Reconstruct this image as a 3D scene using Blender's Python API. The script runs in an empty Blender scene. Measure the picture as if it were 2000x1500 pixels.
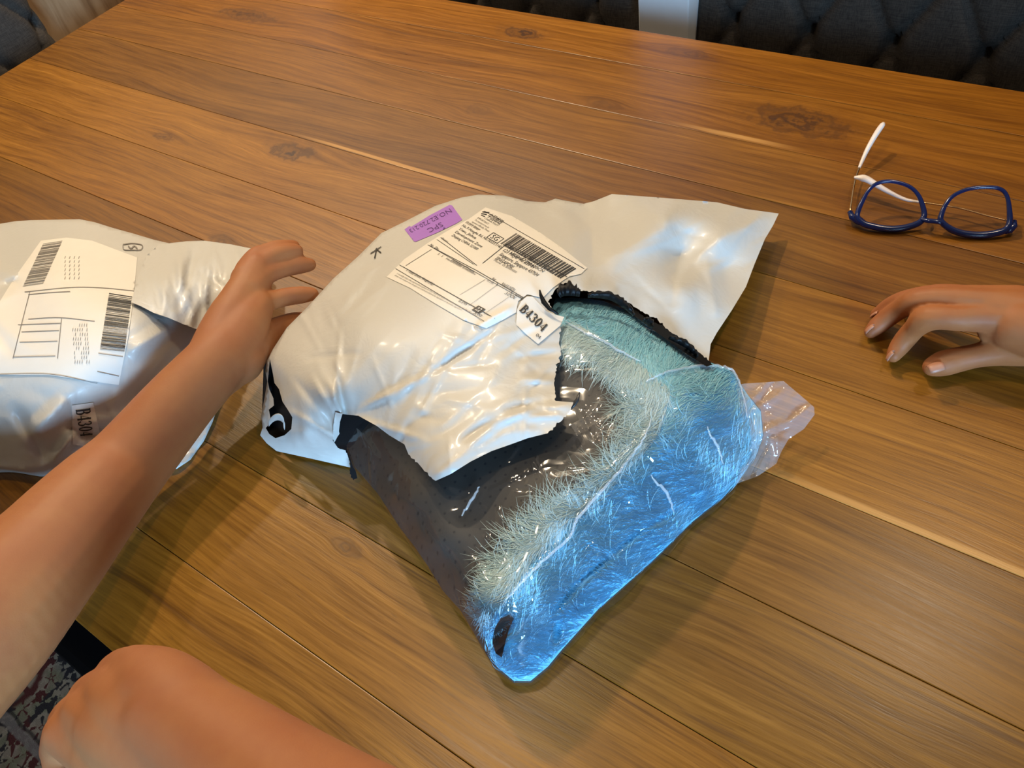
import bpy, bmesh, math, random
import numpy as np
from mathutils import Vector, Matrix, geometry
random.seed(7); rng = np.random.default_rng(7)
scene = bpy.context.scene
COL = scene.collection
PI = math.pi

# ---------------------------------------------------------------- camera
F = 1502.0; CX, CY = 1000.0, 750.0; CAMZ = 0.55        # photo is 2000 x 1500; table top is z = 0
def cray(px, py): return np.array([px - CX, -(py - CY), -F])
_v1 = (-1764.0, -420.0); _vx = (3468340 + F * F) / 2050; _v2 = (_vx, 148 - 0.61 * _vx)
_X = -cray(*_v1); _X /= np.linalg.norm(_X)
_Y = cray(*_v2); _Y -= _X * (_X @ _Y); _Y /= np.linalg.norm(_Y)
RM = np.array([_X, _Y, np.cross(_X, _Y)])
CAMP = np.array([0.0, 0.0, CAMZ])
cam_d = bpy.data.cameras.new('camera'); cam_d.sensor_width = 36.0; cam_d.lens = F * 36 / 2000; cam_d.clip_start = 0.01
cam = bpy.data.objects.new('camera', cam_d); COL.objects.link(cam)
m4 = Matrix.Identity(4)
for i in range(3):
    for j in range(3): m4[i][j] = RM[i, j]
m4.translation = Vector((0, 0, CAMZ)); cam.matrix_world = m4
scene.camera = cam

# ---------------------------------------------------------------- light and exposure
scene.view_settings.view_transform = 'Standard'; scene.view_settings.look = 'None'
scene.view_settings.gamma = 1; scene.view_settings.use_curve_mapping = False
scene.view_settings.exposure = 0.0
world = bpy.data.worlds.new('room_ambient'); scene.world = world; world.use_nodes = True
world.node_tree.nodes['Background'].inputs[0].default_value = (1.0, 0.84, 0.66, 1)
world.node_tree.nodes['Background'].inputs[1].default_value = 0.11
def area(name, loc, target, size, power, color, shape='DISK', sy=None, spread=PI):
    d = bpy.data.lights.new(name, 'AREA'); d.shape = shape; d.size = size
    if sy: d.size_y = sy
    d.energy = power; d.color = color; d.spread = spread
    o = bpy.data.objects.new(name, d); COL.objects.link(o); o.location = loc
    o.rotation_euler = (Vector(target) - Vector(loc)).to_track_quat('-Z', 'Y').to_euler()
    return o
WARM = (1.0, 0.80, 0.55)
area('ceiling_downlight', (-1.48, 1.30, 1.85), (-0.5, 0.5, 0), 0.09, 31, WARM)
area('ceiling_downlight', (-2.15, 1.05, 1.85), (-1.9, 0.9, 0), 0.09, 15, WARM)  # added lamp, brightens the walls so the table top mirrors a pale sheen
area('ceiling_downlight', (0.22, 1.20, 1.85), (0.1, 0.6, 0), 0.09, 8, WARM)
area('ceiling_downlight', (-0.67, 0.25, 1.85), (-0.6, 0.25, 0), 0.09, 6, WARM)
area('window_daylight', (1.45, -1.35, 0.62), (-0.5, 0.25, 0.05), 0.8, 13, (0.36, 0.65, 1.0), 'RECTANGLE', 0.8, math.radians(48))

# ---------------------------------------------------------------- helpers
def at(px, py, z=0.0):
    d = RM @ cray(px, py); return CAMP + d * ((z - CAMZ) / d[2])
def atv(P, z):
    P = np.asarray(P, float); D = np.stack([P[:, 0] - CX, -(P[:, 1] - CY), np.full(len(P), -F)], 1) @ RM.T
    return CAMP + D * ((np.asarray(z) - CAMZ) / D[:, 2])[:, None]
def depth(p): return -float((RM.T @ (np.asarray(p) - CAMP))[2])
def tag(o, label=None, cat=None, group=None, kind=None):
    if label: o['label'] = label
    if cat: o['category'] = cat
    if group: o['group'] = group
    if kind: o['kind'] = kind
    return o
def link(name, me, mat=None, parent=None, smooth=True):
    o = bpy.data.objects.new(name, me); COL.objects.link(o)
    if mat: me.materials.append(mat)
    if smooth and len(me.polygons): me.polygons.foreach_set('use_smooth', [True] * len(me.polygons))
    if parent:
        o.parent = parent
        q = parent; off = Vector((0, 0, 0))
        while q: off += q.location; q = q.parent
        o.location = -off            # meshes are written in world coordinates
    return o
def mesh(name, V, Fc, mat=None, parent=None, smooth=True):
    me = bpy.data.meshes.new(name); me.from_pydata([tuple(map(float, v)) for v in V], [], Fc); me.update()
    return link(name, me, mat, parent, smooth)
def bm_obj(name, bm, mat=None, parent=None, smooth=False):
    me = bpy.data.meshes.new(name); bm.to_mesh(me); bm.free()
    return link(name, me, mat, parent, smooth)
def empty(name, loc):
    o = bpy.data.objects.new(name, None); COL.objects.link(o); o.location = loc; o.empty_display_size = 0.05; return o
def add_box(bm, x0, x1, y0, y1, z0, z1, bev=0.0):
    r = bmesh.ops.create_cube(bm, size=1.0, matrix=Matrix.Translation(((x0+x1)/2, (y0+y1)/2, (z0+z1)/2)) @ Matrix.Diagonal((x1-x0, y1-y0, z1-z0, 1)))
    if bev:
        es = list({e for v in r['verts'] for e in v.link_edges})
        bmesh.ops.bevel(bm, geom=es, offset=bev, segments=2, affect='EDGES', profile=0.6)
def catmull(P, n):
    P = np.asarray(P, float); Q = np.vstack([2*P[0]-P[1], P, 2*P[-1]-P[-2]]); out = []
    for i in range(1, len(Q)-2):
        for t in np.linspace(0, 1, n, endpoint=False):
            a, b, c, d = Q[i-1], Q[i], Q[i+1], Q[i+2]
            out.append(0.5*((2*b)+(-a+c)*t+(2*a-5*b+4*c-d)*t*t+(-a+3*b-3*c+d)*t**3))
    out.append(P[-1]); return np.array(out)
def tube(P, r, seg=8, closed=False, flat=1.0, up=(0, 0, 1), cap=True):
    P = np.asarray(P, float); n = len(P); r = np.broadcast_to(np.asarray(r, float), (n,)); V = []; Fc = []
    up = np.array(up, float)
    for i in range(n):
        a = P[(i-1) % n] if (closed or i > 0) else P[i]; b = P[(i+1) % n] if (closed or i < n-1) else P[i]
        t = b-a; t /= np.linalg.norm(t)+1e-12; s = np.cross(t, up); s /= np.linalg.norm(s)+1e-12; u = np.cross(s, t)
        for k in range(seg):
            A = 2*PI*k/seg; V.append(P[i] + r[i]*(math.cos(A)*s + flat*math.sin(A)*u))
    m = n if closed else n-1
    for i in range(m):
        for k in range(seg):
            j = (i+1) % n; Fc.append((i*seg+k, i*seg+(k+1) % seg, j*seg+(k+1) % seg, j*seg+k))
    if not closed and cap:
        Fc.append(tuple(range(seg-1, -1, -1))); Fc.append(tuple((n-1)*seg+k for k in range(seg)))
    return V, Fc

# thin-plate spline of heights over the traced plan of a soft thing
class Height:
    def __init__(s, pts, lo=None, hi=None, smooth=1e-4):
        P = np.array(pts, float); s.X = P[:, :2]/500; s.lo, s.hi = lo, hi; s.extra = []
        n = len(P); K = s.k(s.X[:, None]-s.X[None]) + np.eye(n)*smooth
        A = np.zeros((n+3, n+3)); A[:n, :n] = K; A[:n, n] = 1; A[:n, n+1:] = s.X; A[n, :n] = 1; A[n+1:, :n] = s.X.T
        s.w = np.linalg.solve(A, np.concatenate([P[:, 2], np.zeros(3)]))
    @staticmethod
    def k(d):
        r2 = (d**2).sum(-1); return 0.5*r2*np.log(r2+1e-12)
    def __call__(s, P, wr=True):
        P = np.asarray(P, float); X = P/500; n = len(s.X)
        z = s.k(X[:, None]-s.X[None]) @ s.w[:n] + s.w[n] + X @ s.w[n+1:]
        if s.lo is not None: z = np.maximum(z, s.lo)
        if s.hi is not None: z = np.minimum(z, s.hi)
        if wr:
            for f in s.extra: z = z + f(P)
        return z
def seg_d(P, a, b):
    a = np.array(a, float); b = np.array(b, float); d = b-a; t = np.clip(((P-a) @ d)/(d @ d), 0, 1)
    return np.linalg.norm(P-(a+t[:, None]*d), axis=1), t
def creases(L):
    def f(P):
        z = np.zeros(len(P))
        for x0, y0, x1, y1, amp, w in L:
            d, t = seg_d(P, (x0, y0), (x1, y1)); z += amp*np.clip(1-d/w, 0, 1)**1.2*np.sqrt(np.clip(1-(2*t-1)**2, 0, 1)+0.05)
        return z
    return f
def folds(n, box, ang, spread, length, width, amp, seed, mask=None):
    g = np.random.default_rng(seed); L = []
    while len(L) < n:
        c = (g.uniform(box[0], box[2]), g.uniform(box[1], box[3]))
        if mask and not mask(*c): continue
        a = (ang(c) if callable(ang) else ang) + g.normal()*spread; l = length*g.uniform(.4, 1.4)/2
        L.append((c[0]-math.cos(a)*l, c[1]-math.sin(a)*l, c[0]+math.cos(a)*l, c[1]+math.sin(a)*l, amp*g.uniform(.4, 1.2)*(1 if g.random() < .65 else -1), width*g.uniform(.5, 1.4)))
    return creases(L)
def inside(P, poly):
    P = np.asarray(P, float); x, y = P[:, 0], P[:, 1]; r = np.zeros(len(P), bool); Q = np.asarray(poly, float); n = len(Q)
    for i in range(n):
        x1, y1 = Q[i]; x2, y2 = Q[(i+1) % n]
        c = ((y1 > y) != (y2 > y)) & (x < (x2-x1)*(y-y1)/((y2-y1) if y2 != y1 else 1e-9)+x1); r ^= c
    return r
def densify(poly, step, jag=(), jamp=2.2, seed=1):
    """poly points; edges listed in jag (indices of their start point) are torn"""
    g = np.random.default_rng(seed); out = []; src = []; n = len(poly)
    for i in range(n):
        a = np.array(poly[i], float); b = np.array(poly[(i+1) % n], float); L = np.linalg.norm(b-a); k = max(1, int(round(L/step)))
        if i in jag: k = max(1, int(round(L/3.5)))
        nn = np.array([-(b-a)[1], (b-a)[0]])/max(L, 1e-9)
        for t in range(k):
            p = a+(b-a)*t/k
            if i in jag and t: p = p+nn*g.normal()*jamp*.6
            out.append(p); src.append(i)
    return np.array(out), np.array(src)
def sheet(name, poly, H, mat, parent=None, step=6.0, off=0.0, holes=(), skirt=(), jag=(), thick=0.0, mat2=None, inset=0.004, hf=None, jamp=2.2):
    B, src = densify(poly, step, jag, jamp)
    x0, y0 = B.min(0); x1, y1 = B.max(0)
    gx, gy = np.meshgrid(np.arange(x0, x1+step, step), np.arange(y0, y1+step, step)); gx = gx+(np.arange(gx.shape[0]) % 2)[:, None]*step/2
    G = np.stack([gx.ravel(), gy.ravel()], 1); G = G[inside(G, B)]
    keep = np.ones(len(G), bool)
    for i in range(len(B)):
        keep &= ((G-B[i])**2).sum(1) > (step*.55)**2
    G = G[keep]; HB = []; hedges = []; base = len(B)
    for h in holes:
        hb, _ = densify(h, step*.6); HB.append(hb)
        kk = ~inside(G, hb)
        for p in hb: kk &= ((G-p)**2).sum(1) > (step*.4)**2
        G = G[kk]
        hedges += [(base+i, base+(i+1) % len(hb)) for i in range(len(hb))]; base += len(hb)
    P = np.vstack([B]+HB+[G]); edges = [(i, (i+1) % len(B)) for i in range(len(B))]+hedges
    r = geometry.delaunay_2d_cdt([Vector((float(p[0]), float(p[1]))) for p in P], edges, [], 0, 1e-5)
    V2 = np.array([tuple(v) for v in r[0]]); T = [tuple(f) for f in r[2]]
    C = np.array([V2[list(t)].mean(0) for t in T]); ok = inside(C, B)
    for hb in HB: ok &= ~inside(C, hb)
    T = [t for t, o in zip(T, ok) if o]
    z = H(V2)+off if hf is None else hf(V2)
    W = atv(V2, z); V = [tuple(v) for v in W]
    # pixel y runs down, so turn faces up
    T2 = []
    for t in T:
        a, b, c = W[t[0]], W[t[1]], W[t[2]]
        T2.append(t if np.cross(b-a, c-a) @ (CAMP-a) > 0 else t[::-1])
    if skirt:
        cen = W.mean(0); orig = {}
        for vi, ol in enumerate(r[3]):
            for k in ol:
                if k < len(B): orig[k] = vi
        low = {}
        for i in range(len(B)):
            if src[i] in skirt:
                for k in (i, (i+1) % len(B)):
                    if k not in low:
                        w = W[orig[k]]; d = cen[:2]-w[:2]; d = d/np.linalg.norm(d)*inset
                        low[k] = len(V); V.append((w[0]+d[0], w[1]+d[1], 0.0008))
                a, b = orig[i], orig[(i+1) % len(B)]; T2.append((a, b, low[(i+1) % len(B)], low[i]))
    o = mesh(name, V, T2, mat, parent)
    if mat2: o.data.materials.append(mat2)
    if thick:
        m = o.modifiers.new('film', 'SOLIDIFY'); m.thickness = thick; m.offset = -1
        if mat2: m.material_offset = 1
    return o
class Quad:
    """paper label lying on a soft surface: (u, v) in 0..1 -> point of the surface"""
    def __init__(s, tl, tr, br, bl, H):
        src = [(0, 0), (1, 0), (1, 1), (0, 1)]; A = []; b = []
        for (u, v), (x, y) in zip(src, (tl, tr, br, bl)):
            A += [[u, v, 1, 0, 0, 0, -u*x, -v*x], [0, 0, 0, u, v, 1, -u*y, -v*y]]; b += [x, y]
        s.h = np.append(np.linalg.solve(np.array(A, float), np.array(b, float)), 1).reshape(3, 3); s.H = H
    def px(s, uv):
        q = np.c_[np.asarray(uv, float), np.ones(len(uv))] @ s.h.T; return q[:, :2]/q[:, 2:]
    def pt(s, uv, off):
        p = s.px(uv); return atv(p, s.H(p)+off)
    def uv(s, px):
        q = np.c_[np.asarray(px, float), np.ones(len(px))] @ np.linalg.inv(s.h).T; return q[:, :2]/q[:, 2:]
class Print:
    """ink on a label: text, lines and bars gathered in one mesh"""
    def __init__(s, quad, off): s.q = quad; s.off = off; s.V = []; s.F = []
    def add(s, uv, faces):
        b = len(s.V); s.V += [tuple(v) for v in s.q.pt(uv, s.off)]; s.F += [tuple(b+i for i in f) for f in faces]
    def bar(s, u0, v0, u1, v1, n=6):
        if u1-u0 > v1-v0:
            us = np.linspace(u0, u1, n); uv = [(u, v0) for u in us]+[(u, v1) for u in us]
        else:
            vs = np.linspace(v0, v1, n); uv = [(u0, v) for v in vs]+[(u1, v) for v in vs]
        s.add(uv, [(i, i+1, n+i+1, n+i) for i in range(n-1)])
    def line(s, a, b, w, n=14):
        a = np.array(a, float); b = np.array(b, float); d = b-a; nn = np.array([-d[1], d[0]])/np.linalg.norm(d)*w/2; t = np.linspace(0, 1, n)[:, None]
        s.add(np.vstack([a+d*t-nn, a+d*t+nn]), [(i, i+1, n+i+1, n+i) for i in range(n-1)])
    def box(s, u0, v0, u1, v1, w):
        s.line((u0, v0), (u1, v0), w); s.line((u0, v1), (u1, v1), w); s.line((u0, v0), (u0, v1), w); s.line((u1, v0), (u1, v1), w)
    def text(s, t, u, v, size, width=None, asp=1.0, bold=0.0):
        V, Fc, W = text_mesh(t, bold)
        k = size if width is None else width/W
        s.add(np.c_[u+V[:, 0]*k, v-V[:, 1]*size*asp], Fc)
    def build(s, name, mat, parent): return mesh(name, s.V, s.F, mat, parent, smooth=False)
_tc = {}
def text_mesh(t, bold=0.0):
    if (t, bold) in _tc: return _tc[(t, bold)]
    cu = bpy.data.curves.new('t', 'FONT'); cu.body = t; cu.resolution_u = 2; cu.size = 1.35; cu.offset = bold
    ob = bpy.data.objects.new('t', cu); COL.objects.link(ob); dg = bpy.context.evaluated_depsgraph_get()
    me = bpy.data.meshes.new_from_object(ob.evaluated_get(dg))
    V = np.array([tuple(v.co)[:2] for v in me.vertices]) if len(me.vertices) else np.zeros((1, 2)); Fc = [tuple(p.vertices) for p in me.polygons]
    bpy.data.objects.remove(ob); bpy.data.curves.remove(cu); bpy.data.meshes.remove(me)
    V[:, 0] -= V[:, 0].min(); _tc[(t, bold)] = (V, Fc, max(V[:, 0].max(), 1e-3)); return _tc[(t, bold)]
def serif_code(pr, text, thick=0.30, thin=0.075):
    """bold high-contrast serif digits drawn as modulated strokes in the unit box of the print"""
    def arc(cx, cy, rx, ry, a0, a1, n=14): return [(cx+rx*math.cos(a), cy+ry*math.sin(a)) for a in np.linspace(a0, a1, n)]
    G = {'B': [[(.2, 0), (.2, 1)], [(0, .98), (.45, .98)]+arc(.45, .76, .27, .22, PI/2, -PI/2)+[(.2, .54)], [(.2, .53), (.48, .53)]+arc(.48, .275, .33, .26, PI/2, -PI/2)+[(0, .02)]],
         '4': [[(.58, 1), (.02, .3)], [(.02, .29), (.86, .29)], [(.6, 1), (.6, 0)], [(.42, .02), (.8, .02)]],
         '3': [arc(.36, .76, .3, .23, PI*.95, -PI/2), arc(.36, .27, .37, .26, PI/2, -PI*.95)],
         '0': [arc(.42, .5, .34, .49, 0, 2*PI, 28)]}
    x = 0; n = len(text)
    for ch in text:
        for st in G[ch]:
            P = np.array(st); L = []; R_ = []
            for i in range(len(P)):
                d = P[min(i+1, len(P)-1)]-P[max(i-1, 0)]; d = d/np.linalg.norm(d); w = (thin+(thick-thin)*abs(d[1])**1.5)/2*(0.45 if ch == '4' and st is G['4'][0] else 1); nn = np.array([-d[1], d[0]])*w
                if abs(d[1]) > .7: nn = np.array([np.sign(nn[0])*w*1.0, 0])
                L.append(P[i]+nn); R_.append(P[i]-nn)
            uv = [((x+p[0]*.92)/n, 1-p[1]) for p in L+R_]; k = len(P)
            pr.add(np.array(uv), [(i, i+1, k+i+1, k+i) for i in range(k-1)])
        x += 1

# ---------------------------------------------------------------- node helper
class NT:
    def __init__(s, name):
        s.m = bpy.data.materials.new(name); s.m.use_nodes = True; s.t = s.m.node_tree; s.t.nodes.clear()
    def n(s, typ, **k):
        nd = s.t.nodes.new(typ)
        for a, b in k.items():
            if a.startswith('i_'):
                key = a[2:]; key = int(key) if key.isdigit() else key.replace('_', ' ')
                s.put(nd.inputs[key], b)
            else: setattr(nd, a, b)
        return nd
    def put(s, sock, v):
        if isinstance(v, bpy.types.NodeSocket): s.t.links.new(v, sock)
        elif isinstance(v, bpy.types.Node): s.t.links.new(v.outputs[0], sock)
        else: sock.default_value = v
    def math(s, op, a, b=0.0, c=0.0, clamp=False):
        nd = s.n('ShaderNodeMath', operation=op); nd.use_clamp = clamp
        for i, v in enumerate((a, b, c)): s.put(nd.inputs[i], v)
        return nd.outputs[0]
    def xyz(s, v):
        nd = s.n('ShaderNodeSeparateXYZ'); s.put(nd.inputs[0], v); return nd.outputs
    def vec(s, x, y, z):
        nd = s.n('ShaderNodeCombineXYZ')
        for i, v in enumerate((x, y, z)): s.put(nd.inputs[i], v)
        return nd.outputs[0]
    def noise(s, v, scale=1.0, detail=3.0, rough=0.5, dist=0.0, col=False):
        nd = s.n('ShaderNodeTexNoise'); s.put(nd.inputs['Vector'], v); nd.inputs['Scale'].default_value = scale; nd.inputs['Detail'].default_value = detail
        nd.inputs['Roughness'].default_value = rough; nd.inputs['Distortion'].default_value = dist; return nd.outputs['Color' if col else 'Fac']
    def ramp(s, f, stops, interp='LINEAR'):
        nd = s.n('ShaderNodeValToRGB'); s.put(nd.inputs[0], f); r = nd.color_ramp; r.interpolation = interp
        while len(r.elements) < len(stops): r.elements.new(0.5)
        for e, (p, c) in zip(r.elements, stops): e.position = p; e.color = (*c, 1) if len(c) == 3 else c
        return nd.outputs[0]
    def mix(s, f, a, b, mode='MIX'):
        nd = s.n('ShaderNodeMix', data_type='RGBA', blend_type=mode); s.put(nd.inputs[0], f)
        for k, v in ((6, a), (7, b)):
            s.put(nd.inputs[k], (*v, 1) if isinstance(v, tuple) and len(v) == 3 else v)
        return nd.outputs[2]
    def step(s, v, a, b):
        nd = s.n('ShaderNodeMapRange', interpolation_type='SMOOTHSTEP'); s.put(nd.inputs[0], v); nd.inputs[1].default_value = a; nd.inputs[2].default_value = b; return nd.outputs[0]
    def bump(s, h, strength=0.3, dist=0.001):
        nd = s.n('ShaderNodeBump'); s.put(nd.inputs['Height'], h); nd.inputs['Strength'].default_value = strength; nd.inputs['Distance'].default_value = dist; return nd.outputs[0]
    def coord(s): return s.n('ShaderNodeTexCoord').outputs['Object']
    def pbr(s, **k):
        nd = s.n('ShaderNodeBsdfPrincipled')
        for a, b in k.items():
            a = a.replace('_', ' ')
            s.put(nd.inputs[a], (*b, 1) if isinstance(b, tuple) and len(b) == 3 and nd.inputs[a].type == 'RGBA' else b)
        return nd.outputs[0]
    def out(s, sh):
        o = s.n('ShaderNodeOutputMaterial'); s.put(o.inputs[0], sh); return s.m

# ---------------------------------------------------------------- materials
KNOTS = [  # x, y, half length, half width, dark, bend
    (565, 300, .045, .020, .9, .020), (478, 27, .06, .018, .7, .016), (318, 268, .030, .010, .7, .008), (1022, 62, .035, .014, .9, .014),
    (1560, 233, .050, .026, .75, .024), (1178, 205, .025, .012, .30, .022), (432, 472, .020, .014, .6, .016), (1345, 105, .03, .012, .5, .010), (676, 1068, .012, .006, .5, .010), (935, 215, .03, .020, .35, .026)]
def wood_mat():
    t = NT('varnished_teak'); c = t.coord(); x, y, z = t.xyz(c); oi = t.n('ShaderNodeObjectInfo'); seed = t.math('MULTIPLY', oi.outputs['Alpha'], 37.0)
    kn = t.math('MULTIPLY', t.math('SUBTRACT', t.noise(c, 55.0, 3, .6), .5), 1.1)
    warp = t.noise(t.vec(t.math('MULTIPLY', x, 2.2), t.math('MULTIPLY', y, 6.0), seed), 1.0, 2.0, .5)
    v = t.math('ADD', y, t.math('MULTIPLY', t.math('SUBTRACT', warp, .5), .055))
    dark = None
    for px, py, a, b, dk, bend in KNOTS:
        kx, ky = at(px, py)[:2]
        dx = t.math('DIVIDE', t.math('SUBTRACT', x, float(kx)), a*1.6); dy = t.math('DIVIDE', t.math('SUBTRACT', y, float(ky)), b*1.5)
        r2 = t.math('ADD', t.math('MULTIPLY', dx, dx), t.math('MULTIPLY', dy, dy)); g = t.math('POWER', 2.718, t.math('MULTIPLY', r2, -1.0))
        v = t.math('ADD', v, t.math('MULTIPLY', t.math('MULTIPLY', g, dy), -bend))
        rn = t.math('ADD', t.math('SQRT', r2), t.math('MULTIPLY', t.math('SUBTRACT', warp, .5), 2.4))
        rn = t.math('ADD', rn, kn)
        k = t.math('MULTIPLY', t.math('MULTIPLY', t.step(rn, .95, .15), t.math('ADD', .62, t.math('MULTIPLY', t.math('SINE', t.math('MULTIPLY', rn, 17.0)), .24))), dk*1.25)
        dark = k if dark is None else t.math('MAXIMUM', dark, k)
    big = t.noise(t.vec(t.math('MULTIPLY', x, 1.1), t.math('MULTIPLY', v, 22.0), seed), 1.0, 3.0, .55)
    streak = t.noise(t.vec(t.math('MULTIPLY', x, 3.2), t.math('MULTIPLY', v, 120.0), seed), 1.0, 5.0, .62)
    fine = t.noise(t.vec(t.math('MULTIPLY', x, 14.0), t.math('MULTIPLY', v, 420.0), seed), 1.0, 3.0, .6)
    pore = t.noise(t.vec(t.math('MULTIPLY', x, 60.0), t.math('MULTIPLY', v, 900.0), seed), 1.0, 2.0, .5)
    ring = t.math('SINE', t.math('MULTIPLY', t.math('ADD', v, t.math('MULTIPLY', streak, .004)), 520.0))
    tone = t.math('ADD', t.math('ADD', t.math('MULTIPLY', big, .36), t.math('MULTIPLY', streak, .30)), t.math('ADD', t.math('MULTIPLY', fine, .44), t.math('MULTIPLY', ring, .018)))
    base = t.ramp(tone, [(.40, (.115, .043, .004)), (.54, (.197, .080, .007)), (.66, (.270, .115, .012)), (.80, (.39, .190, .032))])
    col = t.mix(1.0, base, oi.outputs['Color'], 'MULTIPLY')
    col = t.mix(t.math('MULTIPLY', t.step(pore, .40, .26), .35), col, (.075, .028, .008))
    cr = t.math('MULTIPLY', t.step(streak, .38, .30), .42); col = t.mix(cr, col, (.085, .034, .009))
    # pale sapwood lines that follow three of the joints
    for yy, x0, x1, w in ((.5595, -.86, -.46, .0035), (.3475, -.12, .30, .0048), (.756, -.40, -.20, .0045)):
        d = t.math('ABSOLUTE', t.math('SUBTRACT', t.math('ADD', y, t.math('MULTIPLY', t.math('SUBTRACT', streak, .5), .006)), yy))
        m = t.math('MULTIPLY', t.step(d, w, w*.45), t.math('MULTIPLY', t.step(x, x0, x0+.12), t.step(x, x1, x1-.08)))
        col = t.mix(t.math('MULTIPLY', m, .8), col, (.52, .27, .075))
    col = t.mix(t.math('MULTIPLY', dark, t.math('ADD', .62, t.math('MULTIPLY', fine, .8)), clamp=True), col, (.050, .020, .008))
    rough = t.math('ADD', .22, t.math('MULTIPLY', fine, .22))
    h = t.math('ADD', t.math('MULTIPLY', fine, .6), t.math('MULTIPLY', pore, .8))
    return t.out(t.pbr(Base_Color=col, Roughness=rough, IOR=1.45, Normal=t.bump(h, .16, .0006)))
def skin_mat(name, col, red):
    t = NT(name); c = t.coord(); n1 = t.noise(c, 18.0, 4, .6); n2 = t.noise(c, 420.0, 3, .6)
    cc = t.mix(t.step(n1, .3, .7), col, red)
    v = t.n('ShaderNodeTexVoronoi', feature='DISTANCE_TO_EDGE'); t.put(v.inputs['Vector'], c); v.inputs['Scale'].default_value = 700
    return t.out(t.pbr(Base_Color=cc, Roughness=.56, Specular_IOR_Level=.32, Subsurface_Weight=.12, Subsurface_Radius=(.010, .004, .002), Subsurface_Scale=.6, Normal=t.bump(t.math('ADD', n2, v.outputs['Distance']), .12, .0005)))
def film_mat(name, col, rough, nscale, bumpd, inner=None):
    t = NT(name); c = t.coord(); n = t.noise(c, nscale, 3, .55, 1.2); r = t.math('ABSOLUTE', t.math('SUBTRACT', n, .5)); n2 = t.noise(c, nscale*3.1, 2, .5, .6)
    h = t.math('ADD', r, t.math('MULTIPLY', n2, .25))
    if inner: col = t.mix(t.n('ShaderNodeNewGeometry').outputs['Backfacing'], col, inner)   # co-extruded film: white outside, black inside
    return t.out(t.pbr(Base_Color=col, Roughness=rough, IOR=1.5, Normal=t.bump(h, .5, bumpd), Coat_Weight=.15, Coat_Roughness=.15))
def plain(name, col, rough=.5, metal=0.0, **k):
    t = NT(name); n = t.noise(t.coord(), 60.0, 3, .5)
    return t.out(t.pbr(Base_Color=t.mix(t.math('MULTIPLY', n, .25), col, tuple(c*.75 for c in col)), Roughness=rough, Metallic=metal, **k))
def clear_mat(name, tint, nscale, bumpd, haze, rough=.09):
    t = NT(name); c = t.coord(); n = t.noise(c, nscale, 1, .4, 1.2); r = t.math('ABSOLUTE', t.math('SUBTRACT', n, .5))
    nm = t.bump(r, .7, bumpd)
    tr = t.n('ShaderNodeBsdfTransparent', i_Color=(*tint, 1)); gl = t.n('ShaderNodeBsdfGlossy', i_Color=(1, 1, 1, 1), i_Roughness=rough); t.put(gl.inputs['Normal'], nm)
    df = t.n('ShaderNodeBsdfDiffuse', i_Color=(.9, .9, .9, 1)); fr = t.n('ShaderNodeLayerWeight', i_Blend=.5); t.put(fr.inputs['Normal'], nm)
    a = t.n('ShaderNodeMixShader', i_0=haze); t.put(a.inputs[1], tr.outputs[0]); t.put(a.inputs[2], df.outputs[0])
    f = t.math('ADD', .05, t.math('MULTIPLY', t.math('POWER', fr.outputs['Facing'], 5.0), .85))
    b = t.n('ShaderNodeMixShader'); t.put(b.inputs[0], f); t.put(b.inputs[1], a.outputs[0]); t.put(b.inputs[2], gl.outputs[0])
    return t.out(b.outputs[0])
def fabric_mat(name, c1, c2):
    t = NT(name); c = t.coord(); x, y, z = t.xyz(c)
    a = t.noise(t.vec(t.math('MULTIPLY', x, 900), t.math('MULTIPLY', y, 900), t.math('MULTIPLY', z, 60)), 1, 2, .6); b = t.noise(t.vec(t.math('MULTIPLY', x, 60), t.math('MULTIPLY', y, 60), t.math('MULTIPLY', z, 900)), 1, 2, .6)
    f = t.math('MULTIPLY', t.math('ADD', a, b), .5)
    return t.out(t.pbr(Base_Color=t.mix(t.step(f, .36, .64), c1, c2), Roughness=.9, Normal=t.bump(f, .35, .001)))
M = dict(wood=wood_mat(), skinA=skin_mat('skin_warm_brown', (.36, .135, .046), (.32, .110, .040)), skinB=skin_mat('skin_tan', (.37, .145, .050), (.33, .115, .042)), skinC=skin_mat('skin_brown', (.36, .145, .056), (.32, .115, .046)),
         nail=plain('fingernail', (.46, .22, .14), .42), mailer=film_mat('white_poly_film', (.53, .515, .475), .45, 30.0, .0018, (.012, .013, .015)), lining=plain('black_film_lining', (.004, .004, .0045), .5, Specular_IOR_Level=.18),
         paper=plain('label_paper', (.74, .70, .63), .55), ink=plain('black_ink', (.018, .016, .015), .5), grey_ink=plain('grey_ink', (.20, .18, .16), .5), purple=plain('purple_paper', (.36, .16, .58), .5), purple_ink=plain('purple_ink', (.10, .03, .18), .5),
         clear=clear_mat('clear_film', (.98, .99, 1.0), 24.0, .0030, .008, .07), tail=clear_mat('clear_film_layers', (.95, .92, .92), 30.0, .003, .16),
         fabric=fabric_mat('charcoal_linen', (.024, .018, .0135), (.058, .046, .036)), navy=fabric_mat('navy_black_linen', (.006, .008, .016), (.014, .018, .032)), black=plain('black_cloth', (.0025, .002, .002), .95, Specular_IOR_Level=.05),
         wall=plain('white_wall_paint', (.88, .88, .88), .8), wall_warm=plain('warm_wall_paint', (.78, .74, .68), .85), blue=plain('navy_acetate', (.006, .016, .085), .16, IOR=1.5), gold=plain('gold_wire', (.75, .48, .22), .25, 1.0), white=plain('white_temple_tip', (.84, .74, .68), .35),
         glass=clear_mat('spectacle_lens', (.97, .96, .99), 1.0, 0.0, 0.0, .02), leg=plain('dark_table_leg', (.03, .02, .012), .5))

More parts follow.
